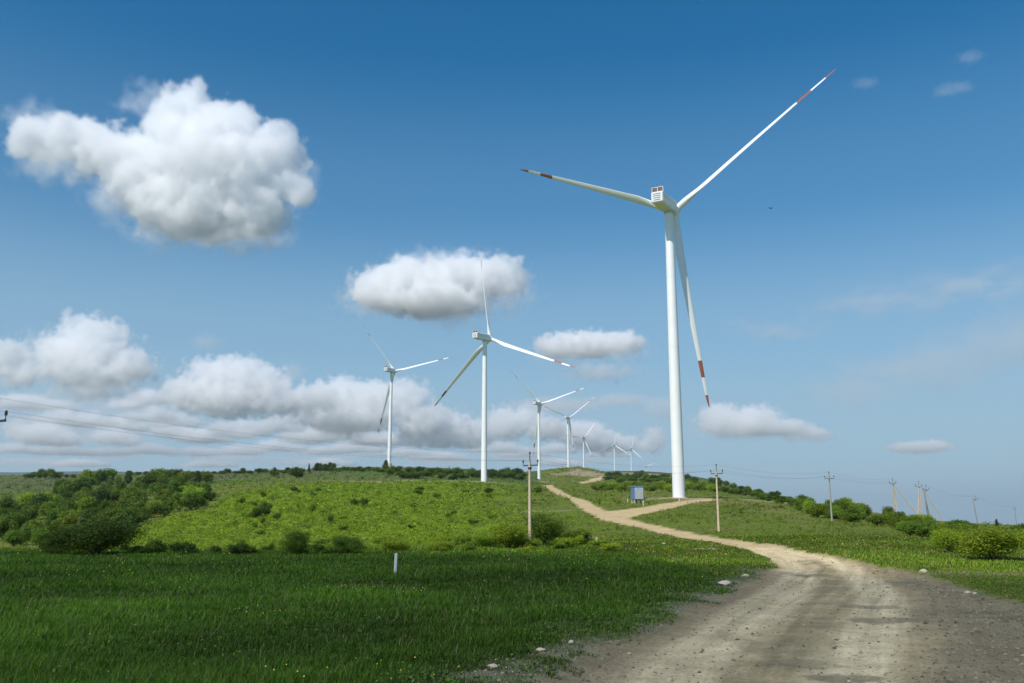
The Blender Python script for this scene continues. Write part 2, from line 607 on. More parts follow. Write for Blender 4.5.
def plain(name, col, rough=0.6, var=0.12, scale=3.0, metallic=0.0, bump=0.0):
    """a painted / raw surface with a little mottling"""
    m, t, p = mat(name)
    tc = t.nodes.new('ShaderNodeTexCoord')
    n = t.nodes.new('ShaderNodeTexNoise')
    n.inputs['Scale'].default_value = scale
    n.inputs['Detail'].default_value = 5
    t.links.new(tc.outputs['Object'], n.inputs['Vector'])
    mr = t.nodes.new('ShaderNodeMapRange')
    mr.inputs['From Min'].default_value = 0.3
    mr.inputs['From Max'].default_value = 0.7
    mr.inputs['To Min'].default_value = 1 - var
    mr.inputs['To Max'].default_value = 1 + var * 0.6
    t.links.new(n.outputs['Fac'], mr.inputs['Value'])
    mx = t.nodes.new('ShaderNodeMix')
    mx.data_type = 'RGBA'
    mx.blend_type = 'MULTIPLY'
    mx.inputs['Factor'].default_value = 1
    mx.inputs['A'].default_value = (*col, 1)
    t.links.new(mr.outputs[0], mx.inputs['B'])
    t.links.new(mx.outputs['Result'], p.inputs['Base Color'])
    p.inputs['Roughness'].default_value = rough
    p.inputs['Metallic'].default_value = metallic
    if bump:
        b = t.nodes.new('ShaderNodeBump')
        b.inputs['Strength'].default_value = bump
        b.inputs['Distance'].default_value = 0.02
        t.links.new(n.outputs['Fac'], b.inputs['Height'])
        t.links.new(b.outputs[0], p.inputs['Normal'])
    return m


def ground_mat(name, fine, amount, bump):
    m, t, p = mat(name)
    at = t.nodes.new('ShaderNodeAttribute')
    at.attribute_name = 'soil_colour'
    tc = t.nodes.new('ShaderNodeTexCoord')
    last = at.outputs['Color']
    hts = None
    for sc_, am in ((fine, amount), (fine * 0.13, amount * 0.7), (fine * 0.02, amount * 0.5)):
        n = t.nodes.new('ShaderNodeTexNoise')
        n.inputs['Scale'].default_value = sc_
        n.inputs['Detail'].default_value = 6
        n.inputs['Roughness'].default_value = 0.65
        t.links.new(tc.outputs['Object'], n.inputs['Vector'])
        mr = t.nodes.new('ShaderNodeMapRange')
        mr.inputs['From Min'].default_value = 0.25
        mr.inputs['From Max'].default_value = 0.75
        mr.inputs['To Min'].default_value = 1 - am
        mr.inputs['To Max'].default_value = 1 + am
        t.links.new(n.outputs['Fac'], mr.inputs['Value'])
        mx = t.nodes.new('ShaderNodeMix')
        mx.data_type = 'RGBA'
        mx.blend_type = 'MULTIPLY'
        mx.inputs['Factor'].default_value = 1
        t.links.new(last, mx.inputs['A'])
        t.links.new(mr.outputs[0], mx.inputs['B'])
        last = mx.outputs['Result']
        hts = hts or n.outputs['Fac']
    b = t.nodes.new('ShaderNodeBump')
    b.inputs['Strength'].default_value = bump
    b.inputs['Distance'].default_value = 0.04
    t.links.new(hts, b.inputs['Height'])
    t.links.new(b.outputs[0], p.inputs['Normal'])
    t.links.new(last, p.inputs['Base Color'])
    p.inputs['Roughness'].default_value = 0.95
    p.inputs['Specular IOR Level'].default_value = 0.15
    return m


M_GROUND = ground_mat('meadow_soil', 4.0, 0.28, 0.6)
M_ROAD = ground_mat('dirt_road_surface', 11.0, 0.34, 0.8)


def leaf_mat(name, trans=0.35, rough=0.55):
    m, t, p = mat(name)
    at = t.nodes.new('ShaderNodeAttribute')
    at.attribute_name = 'leaf_colour'
    oi = t.nodes.new('ShaderNodeObjectInfo')
    h = t.nodes.new('ShaderNodeHueSaturation')
    mr = t.nodes.new('ShaderNodeMapRange')
    mr.inputs['To Min'].default_value = 0.72
    mr.inputs['To Max'].default_value = 1.25
    t.links.new(oi.outputs['Random'], mr.inputs['Value'])
    t.links.new(mr.outputs[0], h.inputs['Value'])
    mu = t.nodes.new('ShaderNodeMix')
    mu.data_type = 'RGBA'
    mu.blend_type = 'MULTIPLY'
    mu.inputs['Factor'].default_value = 1
    t.links.new(at.outputs['Color'], mu.inputs['A'])
    t.links.new(oi.outputs['Color'], mu.inputs['B'])
    t.links.new(mu.outputs['Result'], h.inputs['Color'])
    t.links.new(h.outputs[0], p.inputs['Base Color'])
    p.inputs['Roughness'].default_value = rough
    p.inputs['Specular IOR Level'].default_value = 0.2
    tr = t.nodes.new('ShaderNodeBsdfTranslucent')
    t.links.new(h.outputs[0], tr.inputs['Color'])
    ms = t.nodes.new('ShaderNodeMixShader')
    ms.inputs[0].default_value = trans
    t.links.new(p.outputs[0], ms.inputs[1])
    t.links.new(tr.outputs[0], ms.inputs[2])
    t.links.new(ms.outputs[0], t.nodes['Material Output'].inputs['Surface'])
    return m


M_LEAF = leaf_mat('shrub_leaves')
M_GRASS = leaf_mat('grass_blades', 0.3, 0.6)
M_BARK = plain('bark', (0.10, 0.075, 0.05), 0.9, 0.3, 6)
M_WHITE = plain('turbine_white_paint', (0.80, 0.81, 0.80), 0.45, 0.035, 0.25)
M_RED = plain('faded_red_band_paint', (0.34, 0.10, 0.055), 0.5, 0.1, 0.5)
M_DARK = plain('dark_metal', (0.045, 0.045, 0.05), 0.55, 0.2, 2)
M_RADI = plain('cooler_radiator', (0.16, 0.10, 0.065), 0.6, 0.25, 2)
M_CONC = plain('pale_concrete', (0.54, 0.43, 0.29), 0.9, 0.16, 5, bump=0.3)
M_CONCG = plain('grey_concrete', (0.30, 0.28, 0.24), 0.9, 0.18, 4, bump=0.3)
M_STEEL = plain('dull_steel', (0.10, 0.10, 0.10), 0.5, 0.2, 8, metallic=0.5)
M_INSUL = plain('brown_insulator', (0.07, 0.045, 0.035), 0.25, 0.1, 8)
M_WIRE = plain('aluminium_wire', (0.20, 0.21, 0.23), 0.6, 0.1, 1)
M_BLUE = plain('blue_paint', (0.10, 0.19, 0.32), 0.5, 0.1, 3)
M_PANEL = plain('pale_grey_sheet', (0.48, 0.51, 0.52), 0.6, 0.2, 3)
M_PANELD = plain('worn_sheet', (0.40, 0.42, 0.42), 0.7, 0.2, 5)
M_ROCK = plain('limestone', (0.58, 0.49, 0.37), 0.95, 0.25, 3, bump=0.5)
M_STAKE = plain('white_stake_paint', (0.72, 0.72, 0.74), 0.6, 0.15, 6)
M_YELLOW = plain('yellow_petals', (0.60, 0.55, 0.04), 0.7, 0.1, 3)
M_BIRD = plain('dark_feathers', (0.03, 0.03, 0.03), 0.8, 0.2, 6)

# ground and road from the same grid of vertices: faces split between them
road_q = road[quads].mean(1) > 0.5
Hs = H


def sub_grid(name, m, sel):
    q = quads[sel]
    used = np.unique(q)
    re = np.full(len(fx), -1)
    re[used] = np.arange(len(used))
    V = np.stack([fx[used], fy[used], Hs[used]], 1)
    return np_mesh(name, V, [re[q]], m, {'soil_colour': A[used]}, smooth=True)


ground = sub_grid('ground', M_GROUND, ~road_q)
tag(ground, kind='structure')
road_o = sub_grid('road', M_ROAD, road_q)
tag(road_o, kind='structure')


# an index of the built surface, for standing things on it
def gz(X, Y):
    X = np.asarray(X, float)
    Y = np.asarray(Y, float)
    u = X / np.maximum(Y, 8.0)
    i = np.clip(np.searchsorted(U, u) - 1, 0, nu - 2)
    j = np.clip(np.searchsorted(YY, Y) - 1, 0, nv - 2)
    a = np.clip((u - U[i]) / (U[i + 1] - U[i]), 0, 1)
    b = np.clip((Y - YY[j]) / (YY[j + 1] - YY[j]), 0, 1)
    Z = Hs.reshape(nu, nv)
    return Z[i, j] * (1 - a) * (1 - b) + Z[i + 1, j] * a * (1 - b) + Z[i, j + 1] * (1 - a) * b + Z[i + 1, j + 1] * a * b


def gval(arr, X, Y):
    u = X / np.maximum(Y, 8.0)
    i = np.clip(np.rint(np.interp(u, U, np.arange(nu))).astype(int), 0, nu - 1)
    j = np.clip(np.rint(np.interp(Y, YY, np.arange(nv))).astype(int), 0, nv - 1)
    return arr.reshape(nu, nv)[i, j]


def at(px, row):
    p = unproj(px, row)
    return Vector((p[0], p[1], float(gz(p[0], p[1]))))


def mpp(P):
    """metres in one picture pixel at a point"""
    zc = P[1] * CT + (P[2] - CZ) * ST
    return zc / F


# ------------------------------------------------------------------ foreground grass
def ribbon_blades(P, h, wd, lean, az, colr, segs=3):
    """P (n,3) -> blade mesh arrays"""
    n = len(P)
    ca, sa = np.cos(az), np.sin(az)
    side = np.stack([-sa, ca, np.zeros(n)], 1)
    fwd = np.stack([ca, sa, np.zeros(n)], 1)
    V, C_ = [], []
    for k in range(segs + 1):
        t = k / segs
        c = P + np.array([0, 0, 1.0]) * (h * t * (1 - 0.25 * lean * t))[:, None] + fwd * (h * lean * t * t)[:, None]
        ww = wd * (1 - t ** 1.6) * 0.5
        cc = colr * (0.7 + 0.45 * t)
        if k < segs:
            V += [c - side * ww[:, None], c + side * ww[:, None]]
            C_ += [cc, cc]
        else:
            V += [c]
            C_ += [cc]
    nvb = 2 * segs + 1
    V = np.stack(V, 1).reshape(-1, 3)
    C_ = np.stack(C_, 1).reshape(-1, 3)
    b = (np.arange(n) * nvb)[:, None]
    q = np.concatenate([b + np.array([[2 * k, 2 * k + 1, 2 * k + 3, 2 * k + 2]]) for k in range(segs - 1)]) if segs > 1 else np.zeros((0, 4), int)
    t_ = b + np.array([[2 * segs - 2, 2 * segs - 1, 2 * segs]])
    return V, q, t_, C_


def grass_points(n, y0, y1, power):
    Y = y0 * (y1 / y0) ** (RNG.random(n) ** power)
    X = (RNG.random(n) * 1.36 - 0.68) * Y
    return X, Y


n = 680000
gxp, gyp = grass_points(n, 9.0, 100.0, 1.0)
r_ = gval(road, gxp, gyp)
vg = gval(verge, gxp, gyp)
so_ = gval(soil, gxp, gyp)
cl = fbm(gxp / 0.8, gyp / 0.8, 3)
cl2 = fbm(gxp / 5.0, gyp / 5.0, 3)
shd = gval(shoulder, gxp, gyp)
keep = ((r_ < 0.35 + 0.15 * cl) | ((shd > 0.6) & (cl2 > 0.30) & (cl > 0.18) & (RNG.random(n) < 0.22)) | ((vg > 0.5) & (r_ < 0.8) & (cl > 0.2) & (RNG.random(n) < 0.5))) & (RNG.random(n) > so_ * 0.9) & (RNG.random(n) > 0.85 * vg * sstep(-0.25, 0.15, -cl)) & (cl > -0.62)
gxp, gyp, cl, cl2, vg = gxp[keep], gyp[keep], cl[keep], cl2[keep], vg[keep]
n = len(gxp)
gh = (0.10 + 0.12 * RNG.random(n) + 0.15 * np.clip(cl + 0.15, 0, 1)) * (1 + 0.7 * np.clip(cl2, -0.4, 0.6)) * (1 - 0.55 * vg)
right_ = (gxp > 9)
gh = np.where(right_, gh * 0.75, gh) * np.where(shd[keep] > 0.6, 0.45, 1.0)
gw = np.maximum(0.007, 0.00095 * gyp) * (0.7 + 0.6 * RNG.random(n))
P = np.stack([gxp, gyp, gz(gxp, gyp) - 0.01], 1)
base = np.array([[0.068, 0.148, 0.009]]) * (1 + 0.7 * cl2[:, None]) * (0.75 + 0.5 * RNG.random((n, 1)))
p3 = fbm(gxp / 14.0 + 3, gyp / 14.0, 3)[:, None]
base = base * (1 + 0.5 * p3) * np.array([[1.0 , 1.0, 1.0]])
ylw = (RNG.random(n) < 0.12 + 0.25 * np.clip(cl2, 0, 1))
base = np.where(ylw[:, None], base * np.array([[1.7, 1.25, 1.2]]), base)
dry = (RNG.random(n) < np.where(right_, 0.12, 0.02))
base = np.where(dry[:, None], np.array([[0.24, 0.21, 0.10]]) * (0.7 + 0.6 * RNG.random((n, 1))), base)
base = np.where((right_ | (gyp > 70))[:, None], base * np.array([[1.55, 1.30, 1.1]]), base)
stalk = RNG.random(n) < 0.006 + 0.02 * np.clip(p3[:, 0], 0, 1)
gh = np.where(stalk, gh * 1.55 + 0.08, gh)
gw = np.where(stalk, gw * 0.7, gw)
base = np.where(stalk[:, None], np.array([[0.22, 0.20, 0.10]]) * (0.7 + 0.6 * RNG.random((n, 1))), base)
V, q, t_, C_ = ribbon_blades(P, gh, gw, 0.25 + 0.7 * RNG.random(n), RNG.random(n) * 6.283, base)
grass = np_mesh('grass', V, [q, t_], M_GRASS, {'leaf_colour': C_})
tag(grass, kind='stuff')

def leaf_tris(P, size, colr, up=0.5):
    """one leaf spray (a bent quad) per row of P"""
    n = len(P)
    d1 = RNG.normal(size=(n, 3))
    d1 /= np.linalg.norm(d1, axis=1)[:, None]
    nrm = RNG.normal(size=(n, 3)) + np.array([0, 0, up * 2])
    d1 = d1 - nrm * (np.sum(d1 * nrm, 1) / np.sum(nrm * nrm, 1))[:, None]
    d1 /= np.linalg.norm(d1, axis=1)[:, None] + 1e-9
    d2 = np.cross(nrm, d1)
    d2 /= np.linalg.norm(d2, axis=1)[:, None] + 1e-9
    s = size[:, None]
    V = np.stack([P - d1 * s, P + d2 * s * 0.45, P + d1 * s, P - d2 * s * 0.45], 1).reshape(-1, 3)
    C_ = np.repeat(colr, 4, 0)
    q = (np.arange(n) * 4)[:, None] + np.arange(4)[None]
    return V, q, C_


# broad-leaved weeds in drifts among the grass
m_ = 34000
wx_, wy_ = grass_points(m_, 10.0, 95.0, 0.9)
wn_ = fbm(wx_ / 3.2 + 11, wy_ / 4.5, 4)
wd_ = sdf(wx_, wy_, MAIN)
k = (gval(road, wx_, wy_) < 0.3) & (((wn_ > 0.05) & (RNG.random(len(wx_)) < 0.22)) | ((wd_ > -2.2) & (wn_ > -0.05)))
wx_, wy_, wn_ = wx_[k], wy_[k], wn_[k]
n = len(wx_)
hh_ = 0.06 + 0.22 * RNG.random(n) * (0.6 + wn_)
PP, SS, CC = [], [], []
wc_ = np.where((RNG.random(n) < 0.3)[:, None], np.array([[0.15, 0.20, 0.07]]), np.array([[0.10, 0.20, 0.022]])) * (0.6 + 0.8 * RNG.random((n, 1)))
for j in range(4):
    o_ = RNG.normal(size=(n, 3)) * np.array([0.08, 0.08, 0.04])
    o_[:, 2] = hh_ * (0.5 + 0.17 * j) + o_[:, 2]
    PP.append(np.stack([wx_, wy_, gz(wx_, wy_)], 1) + o_)
    SS.append(np.maximum(0.018 + 0.028 * RNG.random(n), 0.0008 * wy_))
    CC.append(wc_ * (0.8 + 0.4 * RNG.random((n, 1))))
V, q, C_ = leaf_tris(np.concatenate(PP), np.concatenate(SS), np.concatenate(CC), 0.8)
weeds = np_mesh('weeds', V, [q], M_GRASS, {'leaf_colour': C_})
tag(weeds, kind='stuff')

# yellow and pale meadow flowers: nobody could count them
n = 330
fxp, fyp = grass_points(n * 4, 12.0, 80.0, 0.9)
k = (gval(road, fxp, fyp) < 0.1) & (fbm(fxp / 3.0 + 40, fyp / 3.0, 3) > 0.22)
fxp, fyp = fxp[k], fyp[k]
n = len(fxp)
fz = gz(fxp, fyp) + 0.18 + 0.15 * RNG.random(n)
rr = np.maximum(0.010, 0.00045 * fyp) * (0.8 + 0.6 * RNG.random(n))
ang = np.arange(6) / 6 * 6.283
V = []
for a_ in ang:
    V.append(np.stack([fxp + rr * np.cos(a_), fyp + rr * 0.6 * np.sin(a_), fz + rr * 0.7 * np.sin(a_)], 1))
V = np.stack(V, 1).reshape(-1, 3)
flw = np_mesh('wildflowers', V, [(np.arange(n) * 6)[:, None] + np.arange(6)[None]], M_YELLOW)
tag(flw, kind='stuff')


# ------------------------------------------------------------------ ground cover on the slopes (ferns, low brush)
N = 105000
cpx = RNG.random(N) * 1180 - 80
crow = 466 + RNG.random(N) ** 1.0 * 92
pos = unproj_many(cpx, crow, 62, 2600, 420)
ok = ~np.isnan(pos[:, 0])
cpx, crow, pos = cpx[ok], crow[ok], pos[ok]
X, Y = pos[:, 0], pos[:, 1]
rd = gval(road, X, Y)
so_ = gval(soil, X, Y)
lime = zone_lime(cpx, crow, Y, X)
br = fbm(X / 18.0 + 5, Y / 18.0, 3)
dens = np.clip(0.62 + 0.6 * lime + 0.8 * br, 0.12, 1) * (1 - so_ * 0.95)
dens = dens * np.where(Y > 520, 1.15, 1.0)
k = (rd < 0.1) & (RNG.random(len(X)) < dens) & (Y > 62)
X, Y, lime, cpx, crow, br = X[k], Y[k], lime[k], cpx[k], crow[k], br[k]
n = len(X)
Z = gz(X, Y)
mp = Y * 1.02 / F
csz = np.clip(mp * (0.65 + 1.1 * RNG.random(n) ** 3 + 1.8 * (RNG.random(n) < 0.05)), 0.12, 2.2) * (0.85 + 0.25 * lime)       # clump radius
br2 = fbm(X / 5.0, Y / 11.0 + 31, 3)[:, None]
cc = np.array([[0.135, 0.195, 0.014]]) * (0.55 + 0.7 * br2 + 0.1 + 0.6 * RNG.random((n, 1)))
cc = cc * (1 - lime[:, None]) + np.array([[0.225, 0.32, 0.017]]) * (0.55 + 0.7 * RNG.random((n, 1)) + 0.5 * br2) * lime[:, None]
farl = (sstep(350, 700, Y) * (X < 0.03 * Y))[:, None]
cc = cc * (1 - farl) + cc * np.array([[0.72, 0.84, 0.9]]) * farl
LV = 12
pp, ss, cl_ = [], [], []
for j in range(LV):
    o = RNG.normal(size=(n, 3)) * np.array([0.55, 0.55, 0.35]) + np.array([0, 0, 0.45])
    o[:, 2] = np.abs(o[:, 2])
    pp.append(np.stack([X, Y, Z], 1) + o * csz[:, None])
    ss.append(csz * (0.28 + 0.26 * RNG.random(n)))
    cl_.append(cc * (0.8 + 0.4 * RNG.random((n, 1))))
V, q, C_ = leaf_tris(np.concatenate(pp), np.concatenate(ss), np.concatenate(cl_), 1.0)
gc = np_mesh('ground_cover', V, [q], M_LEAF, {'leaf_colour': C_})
tag(gc, kind='stuff')


# low scrub mounds covering the bright slope, too many and too alike to count
N = 9000
spx = RNG.random(N) * 560 + 60
srow = 480 + RNG.random(N) * 76
pos = unproj_many(spx, srow, 62, 900, 300)
ok = ~np.isnan(pos[:, 0])
spx, srow, pos = spx[ok], srow[ok], pos[ok]
X, Y = pos[:, 0], pos[:, 1]
sl_ = zone_lime(spx, srow, Y, X)
pn_ = fbm(X / 9.0, Y / 16.0, 3)
k = (gval(road, X, Y) < 0.05) & (gval(soil, X, Y) < 0.3) & (Y > 84) & (RNG.random(len(X)) < np.clip(0.12 + 0.55 * sl_ + 0.8 * pn_, 0, 1))
X, Y, sl_, pn_ = X[k], Y[k], sl_[k], pn_[k]
n = len(X)
Z = gz(X, Y)
rr = np.clip(Y / F * (1.6 + 2.4 * RNG.random(n)), 0.35, 1.5)
mc = np.where((RNG.random(n) < 0.22)[:, None], np.array([[0.09, 0.15, 0.018]]), np.array([[0.215, 0.31, 0.017]])) * (0.75 + 0.5 * RNG.random((n, 1)))
PP, SS, CC = [], [], []
for j in range(34):
    d_ = RNG.normal(size=(n, 3))
    d_ /= np.linalg.norm(d_, axis=1)[:, None]
    d_[:, 2] = np.abs(d_[:, 2]) * 0.9
    PP.append(np.stack([X, Y, Z], 1) + d_ * (rr * (0.65 + 0.4 * RNG.random(n)))[:, None])
    SS.append(rr * (0.16 + 0.12 * RNG.random(n)))
    CC.append(mc * (0.75 + 0.5 * RNG.random((n, 1))))
V, q, C_ = leaf_tris(np.concatenate(PP), np.concatenate(SS), np.concatenate(CC), 0.5)
scrub = np_mesh('scrub', V, [q], M_LEAF, {'leaf_colour': C_})
tag(scrub, kind='stuff')
print('scrub', n)

# ------------------------------------------------------------------ shrubs and trees
def crown_mesh(name, seed, n_lobes, leaves, shape='round', leaf=0.07, col=(0.08, 0.13, 0.03)):
    """foliage in a unit-height crown: leaf sprays on and in uneven lobes, and the limbs inside. returns (crown mesh, stem mesh)"""
    r = np.random.default_rng(seed)
    lob = []
    for i in range(n_lobes):
        if shape == 'round':
            a = r.random() * 6.283
            rr = 0.38 * math.sqrt(r.random())
            z = 0.25 + 0.5 * r.random() * (1 - rr * 0.6)
            lob.append((rr * math.cos(a), rr * math.sin(a), z, 0.15 + 0.14 * r.random()))
        elif shape == 'tall':
            a = r.random() * 6.283
            z = 0.22 + 0.68 * (i + r.random()) / n_lobes
            rr = 0.2 * r.random() * (1.15 - z)
            lob.append((rr * math.cos(a), rr * math.sin(a), z, 0.12 + 0.14 * (1.1 - z)))
        else:                                           # 'cone'
            z = 0.12 + 0.82 * i / n_lobes
            a = r.random() * 6.283
            rr = 0.1 * (1 - z)
            lob.append((rr * math.cos(a), rr * math.sin(a), z, 0.05 + 0.2 * (1 - z)))
    lob = np.array(lob)
    pk = r.choice(len(lob), leaves, p=lob[:, 3] ** 2 / (lob[:, 3] ** 2).sum())
    d = r.normal(size=(leaves, 3))
    d /= np.linalg.norm(d, axis=1)[:, None]
    d[:, 2] *= 0.85
    t = r.random(leaves) ** 0.45
    rag = 1 + 0.28 * np.sin(d[:, 0] * 7 + pk) * np.cos(d[:, 1] * 6 + 2 * pk)
    Pq = lob[pk, :3] + d * (lob[pk, 3] * t * rag)[:, None]
    Pq[:, 2] = np.maximum(Pq[:, 2], 0.02 + 0.05 * r.random(leaves))
    nrm = d * 1.3 + r.normal(size=(leaves, 3)) * 0.9 + np.array([0, 0, 0.3])
    d1 = np.cross(nrm, r.normal(size=(leaves, 3)))
    d1 /= np.linalg.norm(d1, axis=1)[:, None] + 1e-9
    d2 = np.cross(nrm, d1)
    d2 /= np.linalg.norm(d2, axis=1)[:, None] + 1e-9
    lo_, hi_ = np.percentile(Pq, 1.5, axis=0), np.percentile(Pq, 98.5, axis=0)
    cxy = (lo_[:2] + hi_[:2]) / 2
    sc_xy = (0.62 if shape == 'tall' else 0.5 if shape == 'cone' else 1.0) / max(hi_[:2] - lo_[:2])
    sc_z = 0.97 / hi_[2]
    nz_ = lambda q: np.concatenate([(q[..., :2] - cxy) * sc_xy, q[..., 2:3] * sc_z], -1)
    Pq = nz_(Pq)
    lob[:, :3] = nz_(lob[:, :3])
    s = (leaf * (0.6 + 0.8 * r.random(leaves)))[:, None]
    V = np.stack([Pq - d1 * s, Pq + d2 * s * 0.55, Pq + d1 * s, Pq - d2 * s * 0.55], 1).reshape(-1, 3)
    lc = np.array([col]) * (0.72 + 0.56 * r.random((leaves, 1))) * (0.85 + 0.35 * r.random(len(lob))[pk][:, None])
    lc = lc * np.where(r.random((leaves, 1)) < 0.15, np.array([[1.35, 1.15, 0.9]]), 1.0)
    q = (np.arange(leaves) * 4)[:, None] + np.arange(4)[None]
    o = np_mesh(name, V, [q], M_LEAF, {'leaf_colour': np.repeat(lc, 4, 0)})
    cm = o.data
    bpy.data.objects.remove(o)
    mb = MB()
    if shape == 'round':
        mb.tube([(0, 0, -0.05), (0.01, 0, 0.12), (0.02, 0.01, 0.3)], [0.03, 0.025, 0.014], 6)
        for l in lob[:7]:
            mb.tube([(0, 0, 0.02 + 0.1 * r.random()), (l[0] * 0.55, l[1] * 0.55, l[2] * 0.5), (l[0], l[1], l[2])], [0.017, 0.012, 0.004], 5)
    else:
        mb.tube([(0, 0, -0.05), (0, 0, 0.4), (0, 0, 0.92)], [0.03, 0.02, 0.004], 6)
        for l in lob[::2]:
            mb.tube([(0, 0, l[2] - 0.1), (l[0], l[1], l[2])], [0.012, 0.004], 5)
    o = mb.build('stem', M_BARK)
    stm = o.data
    bpy.data.objects.remove(o)
    return cm, stm


PROTO = {
    'dark': [crown_mesh('crown', 100 + i, 15, 4200, 'round', 0.036, (0.085, 0.150, 0.018)) for i in range(4)],
    'mid': [crown_mesh('crown', 200 + i, 15, 4200, 'round', 0.036, (0.125, 0.205, 0.020)) for i in range(4)],
    'lime': [crown_mesh('crown', 300 + i, 16, 4200, 'round', 0.036, (0.20, 0.30, 0.022)) for i in range(4)],
    'tall': [crown_mesh('crown', 400 + i, 13, 3400, 'tall', 0.036, (0.085, 0.14, 0.028)) for i in range(3)],
    'cone': [crown_mesh('crown', 500 + i, 12, 1300, 'cone', 0.045, (0.045, 0.08, 0.03)) for i in range(2)],
    'near': [crown_mesh('crown', 600 + i, 30, 16000, 'round', 0.019, (0.185, 0.285, 0.020)) for i in range(2)],
    'neardark': [crown_mesh('crown', 700 + i, 30, 16000, 'round', 0.018, (0.085, 0.155, 0.016)) for i in range(2)],
}
PLANTS = []


def plant(kind, px, row, hpx, wpx, label, group=None, name='shrub', sink=0.04):
    P = at(px, row)
    s = mpp(P)
    hgt = max(hpx * s, 0.3)
    wid = max(wpx * s, 0.3)
    cm, stm = random.choice(PROTO[kind])
    tree = kind in ('tall', 'cone')
    named = tree or name == 'tree'
    e = empty('tree' if named else name, (P.x, P.y, P.z - sink * hgt), random.random() * 6.28)
    base_w = 0.62 if tree else 1.0
    sx = wid / base_w * (1.0 if not tree else 0.95)
    e.scale = (sx, sx * (0.85 + 0.3 * random.random()), hgt)
    for nm, md in (('crown' if named else 'foliage', cm), ('trunk' if named else 'stem', stm)):
        o = bpy.data.objects.new(nm, md)
        COL.objects.link(o)
        o.parent = e
        if md is cm:
            v = 0.85 + 0.3 * random.random()
            o.color = (v * (0.9 + 0.25 * random.random()), v, v * (0.85 + 0.3 * random.random()), 1)
    tag(e, label, 'tree' if named else 'shrub', group)
    PLANTS.append(e)
    return e


exec_plants = []
# -- named, single shrubs
plant('neardark', 96, 556, 34, 74, 'widest dark spreading bush in shade at the far edge of the meadow')
plant('neardark', 60, 556, 20, 36, 'dark low bush in shade just left of the widest meadow edge bush')
plant('dark', 152, 556, 15, 26, 'small dark bush at the meadow edge right of the widest bush', name='shrub')
plant('dark', 182, 556, 13, 24, 'dark bush at the meadow edge below the bright green slope, left of a grey-green gap')
plant('dark', 238, 556, 12, 18, 'small dark bush at the meadow edge under the middle of the bright slope')
plant('neardark', 294, 556, 25, 26, 'upright dark bush at the meadow edge beside a pale bare patch')
plant('near', 510, 549, 27, 38, 'bright green bush left of the nearest concrete utility pole')
plant('neardark', 545, 546, 32, 38, 'darker tall bush right behind the nearest concrete utility pole')
plant('near', 488, 548, 16, 30, 'low bright bush left of the bush beside the nearest utility pole')
plant('mid', 578, 545, 16, 26, 'low green bush right of the dark bush behind the nearest pole')
plant('neardark', 347, 555, 17, 30, 'dark green bush at the meadow edge left of the white stake')
plant('near', 395, 553, 15, 28, 'green bush at the meadow edge behind the white stake')
plant('near', 440, 553, 12, 26, 'low green bush right of the white stake')
plant('near', 994, 561, 33, 56, 'large bright green bush nearest on the grassy bank right of the road')
plant('near', 952, 554, 24, 34, 'bright green bush left of the largest bush on the right bank')
plant('dark', 507, 478.5, 11, 12, 'dark round bush on the ridge right of the second turbine tower')
plant('mid', 537, 494, 7, 9, 'small bush beside the dirt road just past the nearest pole')
plant('tall', 385, 468.5, 8.5, 6, 'dark tree close beside the tower foot of the leftmost turbine')
plant('cone', 309, 471.5, 8, 4, 'thin dark conifer alone on the skyline left of the ridge tree clump')
plant('dark', 297, 478, 11, 15, 'dark round bush on the ridge slope, larger of two')
plant('dark', 275, 476.5, 9, 9, 'dark round bush on the ridge slope, smaller of two')
plant('dark', 6, 519, 23, 20, 'dark tree-like bush cut by the left picture edge on the heath')
plant('dark', 158, 481.5, 9, 9, 'dark round bush on the left skyline heath')
plant('dark', 177, 481.5, 12, 24, 'broad dark bush on the skyline above the thicket')
plant('mid', 206, 483, 12, 16, 'green bush below the skyline right of the broad dark one')
plant('mid', 256, 518, 11, 11, 'bush on the bright slope, left of a close pair')
plant('dark', 265, 516, 14, 12, 'dark taller bush on the bright slope, right of a close pair')
plant('mid', 277, 521, 8, 8, 'small bush low right of the pair on the bright slope')
plant('mid', 312, 513, 9, 7, 'small upright bush in the middle of the bright slope')
plant('dark', 354, 506, 7, 9, 'dark bush on the upper bright slope, left of two')
plant('dark', 364, 506, 8, 8, 'dark bush on the upper bright slope, right of two')
plant('mid', 343, 531, 7, 11, 'flat bush low on the bright slope above the meadow edge')
plant('mid', 313, 497.5, 6, 6, 'little bush high on the bright slope below the ridge')
plant('cone', 472, 472, 5, 3.5, 'tiny dark conifer on the ridge left of the second tower')

